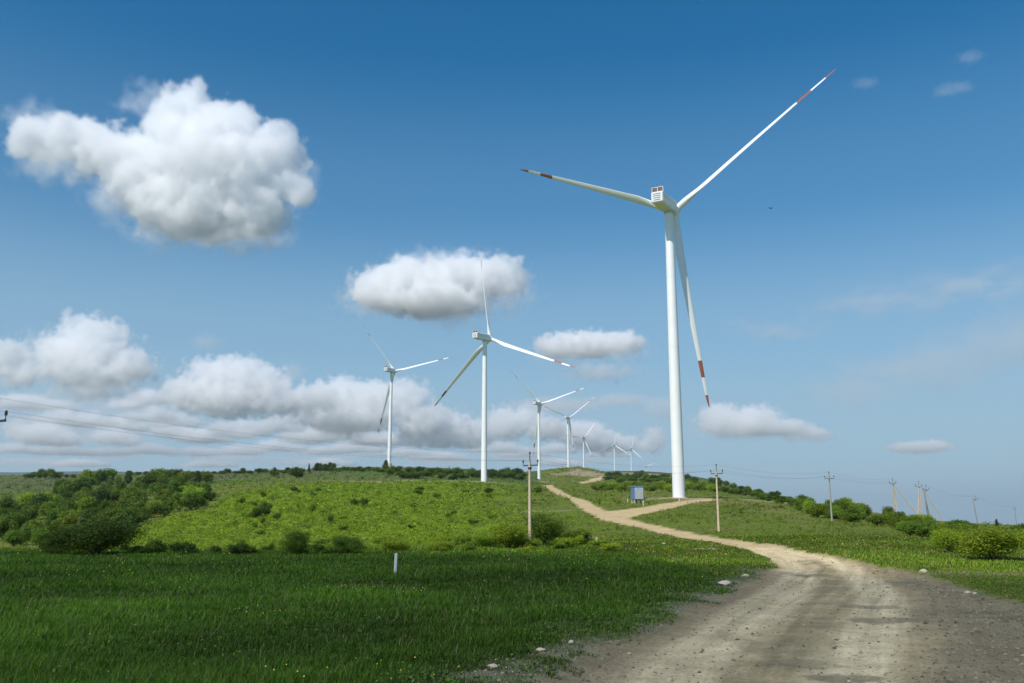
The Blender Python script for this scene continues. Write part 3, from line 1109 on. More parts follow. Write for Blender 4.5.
# -- the thicket on the left slope
TH_POLY = np.array([(0, 550), (0, 526), (32, 504), (58, 492), (85, 482), (140, 480), (190, 486), (216, 496), (208, 507), (172, 515), (148, 522), (130, 531), (112, 548)], float)
k = 0
placed = []
tries = 0
while k < 128 and tries < 6000:
    tries += 1
    px = random.uniform(0, 218)
    row = random.uniform(484, 552)
    if not inside(np.array([px]), np.array([row]), TH_POLY)[0]:
        continue
    hp = 11 + (row - 484) / 66 * 6 + random.uniform(-3, 7)
    if any(abs(px - a) < 0.34 * hp and abs(row - b) < 0.2 * hp for a, b in placed):
        continue
    placed.append((px, row))
    kd = random.choices(['dark', 'mid', 'lime', 'tall'], [6, 4.5, 0.8, 2])[0]
    plant(kd, px, row, hp, hp * random.uniform(0.85, 1.25) * (0.6 if kd == 'tall' else 1),
          {'dark': 'dark green round tree in the dense thicket on the left slope', 'mid': 'mid green bush in the dense thicket on the left slope',
           'lime': 'bright green bush in the dense thicket on the left slope', 'tall': 'taller dark tree standing in the thicket on the left slope'}[kd],
          'bushes and trees of the thicket on the left slope', name='tree' if kd == 'dark' else 'shrub')
    k += 1

# -- skyline clumps
for px, row, h, wd in [(27, 478.5, 5, 8), (33, 478.5, 7, 8), (40, 478.5, 10, 9), (45, 478.5, 8, 7), (51, 478.5, 10, 8), (58, 478.5, 7, 8), (66, 478, 4, 5), (73, 478, 4, 6), (101, 477.5, 6, 7)]:
    plant('mid', px, row, h, wd, 'small tree on the far left skyline of the heath', 'skyline trees on the far left heath', name='tree')
for px in (316, 320, 325, 329, 333):
    plant('tall', px, 471, random.uniform(6.5, 9), 7, 'dark tree of the tight clump on the ridge left of the turbines', 'tight tree clump on the ridge')
for px in (339, 344, 348, 353, 358, 364, 369, 374, 378):
    plant('dark', px, 471 + random.uniform(-.5, 1), random.uniform(3.5, 6), 8, 'low dark bush on the ridge between tree clump and leftmost turbine', 'low bushes on the ridge by the leftmost turbine')
for px in (130, 138, 146, 192, 198, 214, 222, 228, 236, 243, 250, 258, 265, 283, 288, 293):
    plant(random.choice(['dark', 'mid', 'tall']), px, 474.5 - (px - 130) * .012 + random.uniform(0, 1), random.uniform(3, 5.5), random.uniform(5, 9), 'small bush on the heath skyline above the left slope', 'small skyline bushes of the heath')
for i in range(40):
    px = 386 + (i * 3.5) + random.uniform(-1, 1)
    row = random.choice([473, 475.5, 478]) + random.uniform(-.7, .7) + (px - 386) * 0.02
    plant('dark', px, row, random.uniform(5, 7.5), random.uniform(8, 12), 'dark bush of the hedge-like band along the ridge between the towers', 'dark bush band along the ridge')
# -- bright slope: scattered
for i in range(30):
    px = random.uniform(240, 500)
    row = random.uniform(490, 545)
    plant(random.choice(['mid', 'dark', 'lime', 'lime']), px, row, random.uniform(3.5, 7), random.uniform(5, 10), 'small low bush dotted over the bright green slope', 'small bushes dotted over the bright slope')
for i in range(22):
    px = random.uniform(300, 620)
    plant(random.choice(['lime', 'mid']), px, random.uniform(545, 553), random.uniform(5, 12), random.uniform(10, 22), 'low bush of the fringe where bright slope meets meadow', 'bush fringe between slope and meadow')
for i in range(24):
    px = random.uniform(128, 345)
    plant(random.choice(['dark', 'mid']), px, random.uniform(551, 556), random.uniform(4, 10), random.uniform(7, 15), 'low dark bush of the shaded meadow edge below the slope', 'low dark bushes on the shaded meadow edge')
# -- behind the first turbine
for i in range(36):
    px = 596 + i * 3.5 + random.uniform(-2, 2)
    plant(random.choice(['lime', 'lime', 'mid']), px, 489.5 + random.uniform(-1, 2.5), random.uniform(5, 8.5), random.uniform(7, 12), 'bright green bush of the belt behind the nearest turbine tower', 'bright bush belt behind the nearest turbine')
for i in range(76):
    px = 606 + i * 2.6 + random.uniform(-2, 2)
    top = interp_row([(600, 475), (680, 477), (720, 483), (760, 491), (800, 498.5)], px)
    row = top + random.uniform(1.5, 9)
    plant(random.choice(['dark', 'dark', 'mid', 'tall']), px, row, random.uniform(4, 7.5), random.uniform(6, 11), 'dark tree of the wood on the hillside behind the nearest turbine', 'dark hillside wood behind the nearest turbine', name='tree')
# -- right bank bushes
for i in range(34):
    px = random.uniform(798, 905)
    row = interp_row([(798, 508), (850, 515), (905, 524)], px) + random.uniform(-3, 7)
    plant(random.choice(['lime', 'lime', 'mid', 'mid', 'dark']), px, row, random.uniform(8, 15), random.uniform(10, 19), 'bush of the green thicket on the rise behind the road poles', 'thicket on the rise behind the road poles')
for i in range(46):
    px = random.uniform(895, 1050)
    row = interp_row([(895, 526), (950, 533), (1050, 540)], px) + random.uniform(-3, 8)
    plant(random.choice(['dark', 'mid', 'mid', 'lime']), px, row, random.uniform(9, 16), random.uniform(12, 22), 'bush of the dark green thicket on the crest at far right', 'thicket on the crest at far right')
plant('cone', 997, 526, 7, 5, 'small pointed tree on the far right skyline beside a distant pole')


# ------------------------------------------------------------------ wind turbines
def blade_mesh():
    R0, R1 = 1.3, 63.0
    st = [R0, 2.5, 4.5, 7, 10, 13, 17, 22, 28, 34, 40, 45, 48.2, 48.3, 51, 53.5, 53.6, 56, 59.0, 59.1, 61, 62.3, 62.9]
    prof_n = 16
    vs, fs, mi = [], [], []
    for r in st:
        t = (r - R0) / (R1 - R0)
        if r < 4:
            ch, th = 2.2, 2.2
        elif r < 13:
            k = (r - 4) / 9
            k = k * k * (3 - 2 * k)
            ch, th = 2.2 + 1.0 * k, 2.2 - 1.25 * k
        else:
            k = (r - 13) / 50
            ch = 3.2 - 2.35 * k ** 0.85 - 0.55 * max(0, (k - 0.9) / 0.1) ** 2
            th = 0.95 * (1 - k) ** 1.3 + 0.10
        circ = 1 if r < 4 else max(0, 1 - (r - 4) / 8)
        tw = -rad(46) - rad(10) * (1 - min(1, t / 0.7)) ** 1.5
        y0 = 0.07 * 63 * t ** 1.6
        for i in range(prof_n):
            a = 2 * math.pi * i / prof_n
            cx, cyy = math.cos(a), math.sin(a)
            xa = (cx * 0.5 + 0.5)
            yt = math.copysign(1, cyy) * 0.5 * 2.4 * (math.sqrt(max(xa, 0)) * 0.5 - 0.21 * xa - 0.29 * xa * xa) * 2.05
            ex, ey = (xa - 0.32) * ch, yt * th * 0.9
            qx, qy = cx * ch * 0.5, cyy * th * 0.5
            X_ = ex * (1 - circ) + qx * circ
            Y_ = ey * (1 - circ) + qy * circ
            x = X_ * math.cos(tw) - Y_ * math.sin(tw)
            y = X_ * math.sin(tw) + Y_ * math.cos(tw)
            vs.append((x, y + y0, r))
    for j in range(len(st) - 1):
        red = (48.25 <= st[j] < 53.55) or st[j] >= 59.05
        for i in range(prof_n):
            k = (i + 1) % prof_n
            fs.append((j * prof_n + i, j * prof_n + k, (j + 1) * prof_n + k, (j + 1) * prof_n + i))
            mi.append(1 if red else 0)
    mb = MB()
    for f, m_ in zip(fs, mi):
        mb.f.append(f)
        mb.m.append(m_)
        mb.s.append(True)
    mb.v = vs
    mb.add([vs[-prof_n + i] for i in range(prof_n)], [tuple(range(prof_n))], 1)
    return mb


TILT = rad(3.5)
HUBY, HUBZ = 5.6, 90.0


def make_turbine():
    root = empty('wind_turbine', (0, 0, 0))
    mb = MB()
    cuts = [(-6, 1.85), (22, 1.73), (45, 1.585), (67, 1.43), (88.0, 1.28)]
    for (za, ra), (zb, rb) in zip(cuts[:-1], cuts[1:]):
        mb.tube([(0, 0, za), (0, 0, zb)], [ra, rb], 40)
        if zb < 80:
            mb.tube([(0, 0, zb - 0.07), (0, 0, zb + 0.07)], [rb + 0.03, rb + 0.03], 40)
    t = mb.build('tower', M_WHITE, root)
    mb = MB()
    mb.tube([(0, 0, -3), (0, 0, -0.1), (0, 0, 0.06)], [2.9, 2.6, 2.45], 32, smooth=False)
    mb.build('foundation', M_CONC, root)
    # nacelle: long box narrowing to the hub, axis along +Y
    mb = MB()
    secs = [(-10.6, 1.70, -1.10, 1.75), (-10.3, 1.88, -1.45, 1.95), (-6.0, 1.92, -1.75, 2.0), (0.5, 1.92, -1.8, 2.0), (2.6, 1.85, -1.75, 1.9), (3.75, 1.5, -1.35, 1.5)]
    vs = []
    for y, hw, z0, z1 in secs:
        c = 0.28
        for x, z in [(-hw + c, z0), (hw - c, z0), (hw, z0 + c), (hw, z1 - c), (hw - c, z1), (-hw + c, z1), (-hw, z1 - c), (-hw, z0 + c)]:
            vs.append((x, y, z))
    fs = []
    for j in range(len(secs) - 1):
        for i in range(8):
            k = (i + 1) % 8
            fs.append((j * 8 + i, j * 8 + k, (j + 1) * 8 + k, (j + 1) * 8 + i))
    fs.append(tuple(range(8)))
    fs.append(tuple(reversed(range(len(vs) - 8, len(vs)))))
    mb.add(vs, fs)
    for x in (-1.935, 1.935):                                   # panel seams on the flanks
        for z in (0.35, 1.05):
            mb.box((x, -4.2, z), (0.05, 11.0, 0.10), 1)
    nac = mb.build('nacelle', [M_WHITE, M_PANEL], root)
    nac.location = (0, 0, 89.9)
    nac.rotation_euler = (TILT, 0, 0)
    lv = MB()
    for i in range(4):
        lv.box((0, -10.62, 1.25 - 0.62 * i), (2.5 - 0.12 * i, 0.08, 0.16))
    lv.build('louver', M_DARK, nac)
    ct = MB()
    for x in (-1.75, 0, 1.75):
        ct.box((x, -9.6, 2.75), (0.14, 0.35, 1.6))
    ct.box((0, -9.6, 3.5), (3.64, 0.4, 0.14))
    ct.box((0, -9.6, 2.06), (3.64, 0.4, 0.14))
    cool = ct.build('cooler_frame', M_WHITE, nac)
    for x in (-0.88, 0.88):
        g = MB()
        for kx in (-0.4, 0.4):
            g.box((x + kx, -9.6, 2.78), (0.68, 0.22, 1.26))
        g.build('radiator', M_RADI, cool)
    ms = MB()
    for x in (-1.5, -0.3, 1.5):
        ms.tube([(x, -9.2, 2.0), (x, -9.2, 4.5)], 0.035, 6)
        ms.box((x, -9.2, 4.5), (0.35, 0.1, 0.1))
    ms.build('weather_mast', M_STEEL, nac)
    yb = MB()
    yb.tube([(0, 0, 87.4), (0, 0, 88.4)], [1.5, 1.6], 32)
    yb.build('yaw_bearing', M_PANEL, root)
    hb = MB()
    hb.tube([(0, -1.9, 0), (0, -1.6, 0), (0, 0.6, 0), (0, 1.5, 0), (0, 2.1, 0), (0, 2.4, 0)], [1.5, 1.72, 1.75, 1.35, 0.7, 0.1], 28)
    hub = hb.build('hub', M_WHITE, root)
    hub.location = (0, HUBY, HUBZ)
    hub.rotation_euler = (TILT, 0, 0)
    b0 = blade_mesh().build('blade', [M_WHITE, M_RED], root)
    for i in range(2):
        b = b0.copy()
        COL.objects.link(b)
        b.parent = root
    return root


def pose_turbine(root, hub, yaw, phase, label):
    yaw = rad(yaw)
    off = Matrix.Rotation(-yaw, 3, 'Z') @ Vector((0, HUBY, 0))
    root.rotation_euler = (0, 0, -yaw)
    root.location = (hub[0] - off.x, hub[1] - off.y, hub[2] - HUBZ)
    i = 0
    for ch in root.children:
        if ch.name.split('.')[0] == 'blade':
            R = Matrix.Rotation(TILT, 3, 'X') @ Matrix.Rotation(rad(phase) + i * 2 * math.pi / 3, 3, 'Y')
            ch.location = (0, HUBY, HUBZ)
            ch.rotation_euler = R.to_euler()
            i += 1
    tag(root, label, 'wind turbine', 'wind turbines along the ridge road')


TURB = [
    ((51.7, 272.7, 98.9), 29.1, 54.4, 'nearest and tallest white turbine, by the blue cabin beside the dirt road'),
    ((-13.8, 555.1, 114.3), 34.3, -8.2, 'second nearest white turbine with one blade pointing straight up, left of the first pole'),
    ((-114.8, 870.1, 145.4), 25.7, 80.9, 'leftmost white turbine standing on the ridge beside a dark tree'),
    ((35.0, 1078.3, 139.6), 32.7, 75.1, 'white turbine just behind the top of the nearest utility pole'),
    ((101.8, 1597.2, 180.5), 30.9, 55.2, 'white turbine at the left end of the bare sandy mound'),
    ((185.9, 2318.3, 209.8), 28.2, 39.0, 'small turbine rising behind the middle of the sandy mound'),
    ((335.7, 2949.0, 242.4), 26.3, 4.0, 'tiny far turbine with upright blade, left of a similar far pair'),
    ((418.6, 3165.7, 247.2), 29.1, 13.8, 'tiny far turbine with upright blade, right of a similar far pair'),
    ((700.0, 4720.0, 276.5), 36.8, 72.7, 'farthest and smallest turbine, low on the skyline left of the nearest tower'),
]
proto_t = make_turbine()
for i, (hub, yaw, ph, lab) in enumerate(TURB):
    t = proto_t if i == 0 else copy_tree(proto_t)
    pose_turbine(t, hub, yaw, ph, lab)


# ------------------------------------------------------------------ utility poles and wires
LINE = Vector((27.4, 39.0, 0)).normalized()
ARMD = Vector((LINE.y, -LINE.x, 0))


def crossarm(e, z, half=0.8, pin=True):
    a = MB()
    a.box((0, 0.1, z), (2 * half, 0.09, 0.11))
    for x in (-half, half):
        a.tube([(x, 0.1, z), (x, 0.1, z + 0.28)], 0.028, 6)
    if pin:
        a.tube([(0, 0.02, z - 0.2), (0, 0.02, z + 1.02)], 0.045, 8)
        a.box((0, 0.0, z - 0.25), (0.24, 0.3, 0.16))
    arm = a.build('crossarm', M_STEEL, e)
    for x, zz in [(-half, z + 0.28), (half, z + 0.28)] + ([(0, z + 1.02)] if pin else []):
        n = MB()
        y = 0.1 if x else 0.02
        n.tube([(x, y, zz - 0.02), (x, y, zz + 0.05), (x, y, zz + 0.10), (x, y, zz + 0.15), (x, y, zz + 0.20), (x, y, zz + 0.24)], [0.05, 0.095, 0.06, 0.085, 0.05, 0.03], 10)
        n.build('insulator', M_INSUL, arm)


def make_pole(x, y, lean=(0, 0), hgt=7.7, m=None, braces=(), label='', rz=None):
    z = float(gz(x, y))
    e = empty('utility_pole', (x, y, z), math.atan2(ARMD.y, ARMD.x) if rz is None else rz)
    mb = MB()
    lx, ly = lean
    mb.box((0, 0, 0), (1, 1, 1)) if False else None
    vs = []
    for zz, k in ((-0.6, 0.145), (hgt * 0.5, 0.118), (hgt, 0.088)):
        dx, dy = lx * zz / hgt, ly * zz / hgt
        vs += [(dx - k, dy - k * 0.85, zz), (dx + k, dy - k * 0.85, zz), (dx + k * 0.86, dy + k * 0.85, zz), (dx - k * 0.86, dy + k * 0.85, zz)]
    fs = [(0, 3, 2, 1), (8, 9, 10, 11)]
    for r in range(2):
        for i in range(4):
            j = (i + 1) % 4
            fs.append((r * 4 + i, r * 4 + j, r * 4 + 4 + j, r * 4 + 4 + i))
    mb.add(vs, fs)
    mb.build('post', m or M_CONC, e)
    for (bx, by, mm) in braces:                               # struts leaning in from local foot (bx,by)
        b = MB()
        top = Vector((lx, ly, hgt - 0.35))
        ft = Vector((bx, by, -0.5))
        b.tube([ft, (ft + top) / 2, top], [0.13, 0.115, 0.095], 4, smooth=False)
        b.build('strut', mm or M_CONC, e)
    crossarm(e, hgt + 0.02 - 0.35)
    tag(e, label, 'utility pole', 'power line poles along the road')
    return e


def xy(px, Y):
    return (ray(px, 520)[0] * Y, Y)


POLES = []
p0 = make_pole(*xy(-15.5, 46), label='pole at the left picture edge with only its crossarm tip in view')
p1 = make_pole(*xy(530, 82.5), label='nearest pale concrete utility pole standing between two bushes')
p2 = make_pole(*xy(718.5, 118.5), label='pale concrete utility pole right of the nearest turbine beside the dirt road')
p3 = make_pole(*xy(832, 160.5), m=M_CONCG, label='greyer weathered utility pole in front of the green thicket')
x4, y4 = xy(896, 203)
p4 = make_pole(x4, y4, braces=((0.9, 0.0, None), (4.6, -2.6, None)), rz=0.2, label='strutted anchor pole with one long strut to its right, left of the strutted pair')
p5 = make_pole(*xy(922, 212), hgt=8.0, braces=((-1.3, -0.4, None),), rz=0.1, label='narrow strutted pole in the middle of the anchor pole cluster')
p6 = make_pole(*xy(928.8, 216), hgt=7.4, lean=(-0.6, 0), m=M_CONCG, braces=((0.7, 0.4, M_CONCG), (3.3, -0.6, None)), rz=0.15, label='leaning strutted anchor pole with a dark strut, rightmost of the cluster')
p7 = make_pole(*xy(977.4, 296), lean=(-0.75, 0), hgt=8.6, m=M_CONCG, rz=0.1, label='far leaning pole alone on the crest right of the pole cluster')
p8 = make_pole(*xy(1016, 420), hgt=8.6, m=M_CONCG, rz=0.1, label='farthest small pole at the right picture edge beside a pointed tree')
p9 = make_pole(*xy(552.6, 1150), hgt=11.0, m=M_CONCG, label='tiny distant pole on the hill between two turbine towers')
bpy.context.view_layer.update()


def tip(p, k):
    """world position of insulator tops: k = -1, 0 (top pin), 1"""
    arm = [c for c in p.children if c.name.startswith('crossarm')][0]
    best = []
    for ins in arm.children:
        cs = [v.co for v in ins.data.vertices]
        c = sum(cs, Vector()) / len(cs)
        best.append((c.x, max(v.z for v in cs), c.y))
    best.sort()
    x, z, y = best[k + 1]
    return p.matrix_world @ Vector((x, y, z - 0.06))


def wire(name, pts_list, sag, r, label):
    mb = MB()
    path = []
    for a, b in zip(pts_list[:-1], pts_list[1:]):
        for i in range(14):
            t = i / 14
            p = a.lerp(b, t)
            p.z -= sag * 4 * t * (1 - t)
            path.append(p)
    path.append(pts_list[-1])
    radii = [r * (0.8 + 0.004 * max(0, p.y - 45)) for p in path]
    mb.tube(path, radii, 5)
    o = mb.build(name, M_WIRE)
    tag(o, label, 'wire', 'power line wires')
    return o


chain = [p0, p1, p2, p3, p4]
pre = {k: tip(p0, k) - Vector((27.4, 39.0, 0)) * 1.0 for k in (-1, 0, 1)}
wire('power_wire', [pre[0]] + [tip(p, 0) for p in chain], 0.75, 0.0075, 'top wire of the power line, strung from pole top to pole top')
wire('power_wire', [pre[-1]] + [tip(p, -1) for p in chain], 0.75, 0.0075, 'lower power wire on the left ends of the crossarms')
wire('power_wire', [pre[1]] + [tip(p, 1) for p in chain], 0.75, 0.0075, 'lower power wire on the right ends of the crossarms')
wire('power_wire', [tip(p, 0) for p in (p6, p7, p8)], 1.2, 0.010, 'thin wire from the anchor pole cluster to the farthest pole')


# ------------------------------------------------------------------ transformer cabin
c0 = at(637.5, 503.0)
cab = empty('transformer_cabin', c0, rad(17))
tag(cab, 'small blue and pale grey metal cabin on concrete legs beside the nearest turbine', 'cabin')
k = mpp(c0)
W, Hh, D = 10.6 * k, 12.6 * k, 2.2
z0 = 0.85
b = MB().box((0, 0, z0 + Hh / 2), (W, D, Hh), bev=0.03)
b.build('body', M_BLUE, cab)
for sx in (-1, 1):
    pn = MB()
    pn.box((sx * W * 0.215, -D / 2 - 0.03, z0 + Hh * 0.50), (W * 0.425, 0.06, Hh * 0.9))
    pnl = pn.build('door_panel', M_PANEL, cab)
    lv = MB()
    for i in range(3):
        lv.box((sx * W * 0.215, -D / 2 - 0.075, z0 + Hh * (0.3 + 0.2 * i)), (0.5 - 0.1 * i, 0.03, 0.12))
    lv.build('vent', M_PANELD, pnl)
r = MB()
r.add([(-W / 2 - .12, -D / 2 - .15, 0), (W / 2 + .12, -D / 2 - .15, 0), (W / 2 + .12, D / 2 + .15, 0), (-W / 2 - .12, D / 2 + .15, 0), (-W / 2 - .12, 0, .3), (W / 2 + .12, 0, .3)],
      [(0, 3, 2, 1), (0, 1, 5, 4), (2, 3, 4, 5), (1, 2, 5), (3, 0, 4)])
ro = r.build('roof', M_BLUE, cab)
ro.location = (0, 0, z0 + Hh + 0.003)
for sx in (-1, 0, 1):
    for sy in (-1, 1):
        l = MB().box((sx * W * 0.42, sy * D * 0.36, z0 / 2 - 0.3), (0.32, 0.32, z0 + 0.6))
        l.build('leg', M_CONC if sx else M_CONCG, cab)


# ------------------------------------------------------------------ small posts and rocks
def stake(px, row, hpx, wpx, m, label, name='marker_post', lean=0.0):
    P = at(px, row)
    s = mpp(P)
    mb = MB()
    h, wd = hpx * s, max(wpx * s, 0.05)
    mb.box((0, 0, h / 2 - 0.15), (wd, wd * 0.7, h + 0.3), bev=wd * 0.12)
    mb.add([(-wd * .4, -wd * .28, h + 0.003), (wd * .4, -wd * .28, h + 0.003), (wd * .4, wd * .28, h + 0.003), (-wd * .4, wd * .28, h + 0.003), (0, 0, h + wd * 0.4)], [(0, 1, 4), (1, 2, 4), (2, 3, 4), (3, 0, 4)])
    o = mb.build(name, m)
    o.location = P
    o.rotation_euler = (0, lean, 0.4)
    tag(o, label, 'post')
    return o


stake(395, 577, 21, 2.5, M_STAKE, 'short white marker stake standing alone in the shaded meadow', lean=0.03)
stake(596.8, 546, 8, 2.0, M_CONC, 'short beige marker post in the grass right of the nearest utility pole')
stake(679.6, 502.5, 4, 1.6, M_CONC, 'little pale post by the branch track in front of the nearest turbine')
stake(643.5, 506, 4.5, 1.3, M_CONC, 'little pale post right of the blue cabin legs')
stake(627.8, 502.5, 3.5, 1.3, M_CONC, 'little pale post left of the blue cabin')
stake(620.5, 498.5, 3.5, 1.2, M_RED, 'tiny reddish post in the grass left of the cabin')


def rock_mesh(seed):
    r = np.random.default_rng(seed)
    me = bpy.data.meshes.new('rock')
    import bmesh
    bm = bmesh.new()
    bmesh.ops.create_icosphere(bm, subdivisions=3, radius=1)
    ph = r.random(6) * 6
    pl = [(Vector(r.normal(size=3)).normalized(), 0.55 + 0.35 * r.random()) for _ in range(7)]
    for v in bm.verts:
        c = v.co.copy()
        for nrm, dd in pl:
            t = c.dot(nrm) - dd
            if t > 0:
                c -= nrm * t
        c *= 1 + 0.07 * math.sin(5 * c.x + ph[0]) * math.sin(6 * c.y + ph[1]) + 0.04 * math.sin(13 * c.z + ph[2] + 9 * c.x)
        v.co = c
    bm.to_mesh(me)
    bm.free()
    me.materials.append(M_ROCK)
    return me


RM = [rock_mesh(i) for i in range(4)]
ROCKS = [(923, 574, 4.2, 2.8, 'pale boulder on the right verge at the road bend'), (967, 591.5, 4.0, 1.6, 'flat pale stone on the right verge, nearer than the boulder'), (975, 592.5, 2.6, 1.4, 'small pale stone touching the flat stone on the right verge'),
         (725, 587, 8, 3.4, 'long flat pale rock on the left verge below the road bend'), (745, 578.5, 5, 2.2, 'thin flat pale rock on the left verge closest to the bend'),
         (629, 650.5, 2.2, 1.2, 'small white stone on the left edge of the near road'), (541, 655, 5.5, 2.6, 'pale stone half sunk in verge grass, larger of two'), (571, 648, 3.2, 3.0, 'pale stone half sunk in verge grass, smaller of two'),
         (492, 672, 6.0, 3.0, 'whitish stone in the grass left of the near road'), (663, 544, 3.0, 1.0, 'little pale rock in the lit grass left of the far road'), (849, 675.5, 2.4, 1.2, 'grey stone lying in the dark patch of the near road')]
for i, (px, row, wx, hx, lab) in enumerate(ROCKS):
    P = at(px, row)
    s = mpp(P)
    o = bpy.data.objects.new('rock', RM[i % 4])
    COL.objects.link(o)
    o.location = P + Vector((0, 0, hx * s * 0.45))
    o.scale = (wx * s, wx * s * 0.7, hx * s)
    o.rotation_euler = (0, 0, random.uniform(-0.4, 0.4))
    tag(o, lab, 'rock')

# loose stones on the shoulder, verge and road: one mass
n = 26000
qx, qy = grass_points(n * 3, 9.0, 60.0, 0.9)
rd, sh, vg = gval(road, qx, qy), gval(shoulder, qx, qy), gval(verge, qx, qy)
pr = np.clip(rd * (0.12 + 0.8 * sh) + 0.6 * vg * (rd < 0.5) + 0.25 * gval(edge_dark, qx, qy) * rd, 0, 1)
k = RNG.random(len(qx)) < pr
qx, qy = qx[k], qy[k]
n = len(qx)
oct_ = np.array([(1, 0, 0), (0.3, 0.8, 0.1), (-0.7, 0.6, 0), (-0.9, -0.4, 0.1), (0.2, -0.9, 0), (0.1, 0.1, 0.75)])
rr = np.clip(RNG.lognormal(-4.0, 0.45, n), 0.008, 0.06) * (0.7 + qy / 40)
an = RNG.random(n) * 6.283
V = np.einsum('nij,kj->nki', np.stack([np.stack([np.cos(an), -np.sin(an), 0 * an], 1), np.stack([np.sin(an), np.cos(an), 0 * an], 1), np.stack([0 * an, 0 * an, 1 + 0 * an], 1)], 1), oct_)
V = V * (rr[:, None] * (0.7 + 0.6 * RNG.random((n, 6))))[..., None] + np.stack([qx, qy, gz(qx, qy)], 1)[:, None]
tri = np.array([(0, 1, 5), (1, 2, 5), (2, 3, 5), (3, 4, 5), (4, 0, 5)])
gcol = np.array([[0.24, 0.20, 0.135]]) * (0.4 + 0.9 * RNG.random((n, 1)))
gv = np_mesh('gravel', V.reshape(-1, 3), [((np.arange(n) * 6)[:, None, None] + tri[None]).reshape(-1, 3)], ground_mat('gravel_stone', 20, 0.2, 0.2), {'soil_colour': np.repeat(gcol, 6, 0)})
tag(gv, kind='stuff')

# ------------------------------------------------------------------ a bird in the sky
rb = ray(770.5, 208.5)
Pb = Vector((0, 0, CZ)) + Vector(rb) * 150
bd = MB()
bd.tube([(-.34, 0, 0), (-.2, 0, .01), (0, 0, .02), (.16, 0, .03), (.24, 0, .05), (.33, 0, .04)], [.02, .05, .085, .07, .045, .01], 8)
for s in (-1, 1):
    bd.add([(.12, s * .05, .04), (-.1, s * .05, .03), (-.12, s * .3, .14), (.1, s * .28, .16), (-.2, s * .62, .06), (-.02, s * .5, .1)], [(0, 1, 2, 3), (3, 2, 4, 5)])
bd.add([(-.3, .03, 0), (-.3, -.03, 0), (-.5, -.09, 0), (-.5, .09, 0)], [(0, 1, 2, 3)])
bird = bd.build('bird', M_BIRD)
bird.location = Pb
bird.rotation_euler = (0.2, 0.1, 0.8)
tag(bird, 'tiny dark bird flying in the blue sky right of the nearest turbine', 'bird')


# ------------------------------------------------------------------ clouds (vapour volumes far above the land)
def vapour(name, dens, aniso=0.1):
    m = bpy.data.materials.new(name)
    m.use_nodes = True
    n = m.node_tree
    n.nodes.clear()
    o = n.nodes.new('ShaderNodeOutputMaterial')
    v = n.nodes.new('ShaderNodeVolumePrincipled')
    v.inputs['Color'].default_value = (1, 1, 1, 1)
    v.inputs['Density'].default_value = dens
    v.inputs['Anisotropy'].default_value = aniso
    n.links.new(v.outputs[0], o.inputs['Volume'])
    return m


class NG:
    """geometry-node shorthand for a density field"""

    def __init__(s, name):
        s.g = bpy.data.node_groups.new(name, 'GeometryNodeTree')
        s.g.interface.new_socket('Geometry', in_out='INPUT', socket_type='NodeSocketGeometry')
        s.g.interface.new_socket('Geometry', in_out='OUTPUT', socket_type='NodeSocketGeometry')
        s.N, s.L = s.g.nodes, s.g.links
        s.pos = s.N.new('GeometryNodeInputPosition').outputs[0]

    def _in(s, n, i, x):
        if isinstance(x, (tuple, list, Vector)):
            n.inputs[i].default_value = tuple(x)
        elif isinstance(x, (int, float)):
            n.inputs[i].default_value = x
        else:
            s.L.new(x, n.inputs[i])

    def v(s, op, a, b=None, scale=None):
        n = s.N.new('ShaderNodeVectorMath')
        n.operation = op
        s._in(n, 0, a)
        if b is not None:
            s._in(n, 1, b)
        if scale is not None:
            n.inputs['Scale'].default_value = scale
        return n.outputs['Value'] if op in ('LENGTH', 'DOT_PRODUCT') else n.outputs[0]

    def m(s, op, a, b=None, c=None, clamp=False):
        n = s.N.new('ShaderNodeMath')
        n.operation = op
        n.use_clamp = clamp
        for i, x in enumerate((a, b, c)):
            if x is not None:
                s._in(n, i, x)
        return n.outputs[0]

    def noise(s, vec, scale, det=4, rough=0.55, out='Fac'):
        n = s.N.new('ShaderNodeTexNoise')
        s.L.new(vec, n.inputs['Vector'])
        n.inputs['Scale'].default_value = scale
        n.inputs['Detail'].default_value = det
        n.inputs['Roughness'].default_value = rough
        return n.outputs[out]

    def finish(s, dens, lo, hi, res, mat_):
        out = s.N.new('NodeGroupOutput')
        vc = s.N.new('GeometryNodeVolumeCube')
        sm = s.N.new('GeometryNodeSetMaterial')
        sm.inputs['Material'].default_value = mat_
        vc.inputs['Min'].default_value = tuple(lo)
        vc.inputs['Max'].default_value = tuple(hi)
        for i, k in enumerate('XYZ'):
            vc.inputs['Resolution ' + k].default_value = max(8, int(res[i]))
        s.L.new(dens, vc.inputs['Density'])
        s.L.new(vc.outputs[0], sm.inputs[0])
        s.L.new(sm.outputs[0], out.inputs[0])
        return s.g


def host(name, loc, group, mat_, label):
    me = bpy.data.meshes.new(name)
    me.materials.append(mat_)
    o = bpy.data.objects.new(name, me)
    COL.objects.link(o)
    o.location = loc
    md = o.modifiers.new('vapour', 'NODES')
    md.node_group = group
    tag(o, label, 'cloud', 'clouds', 'stuff')
    return o


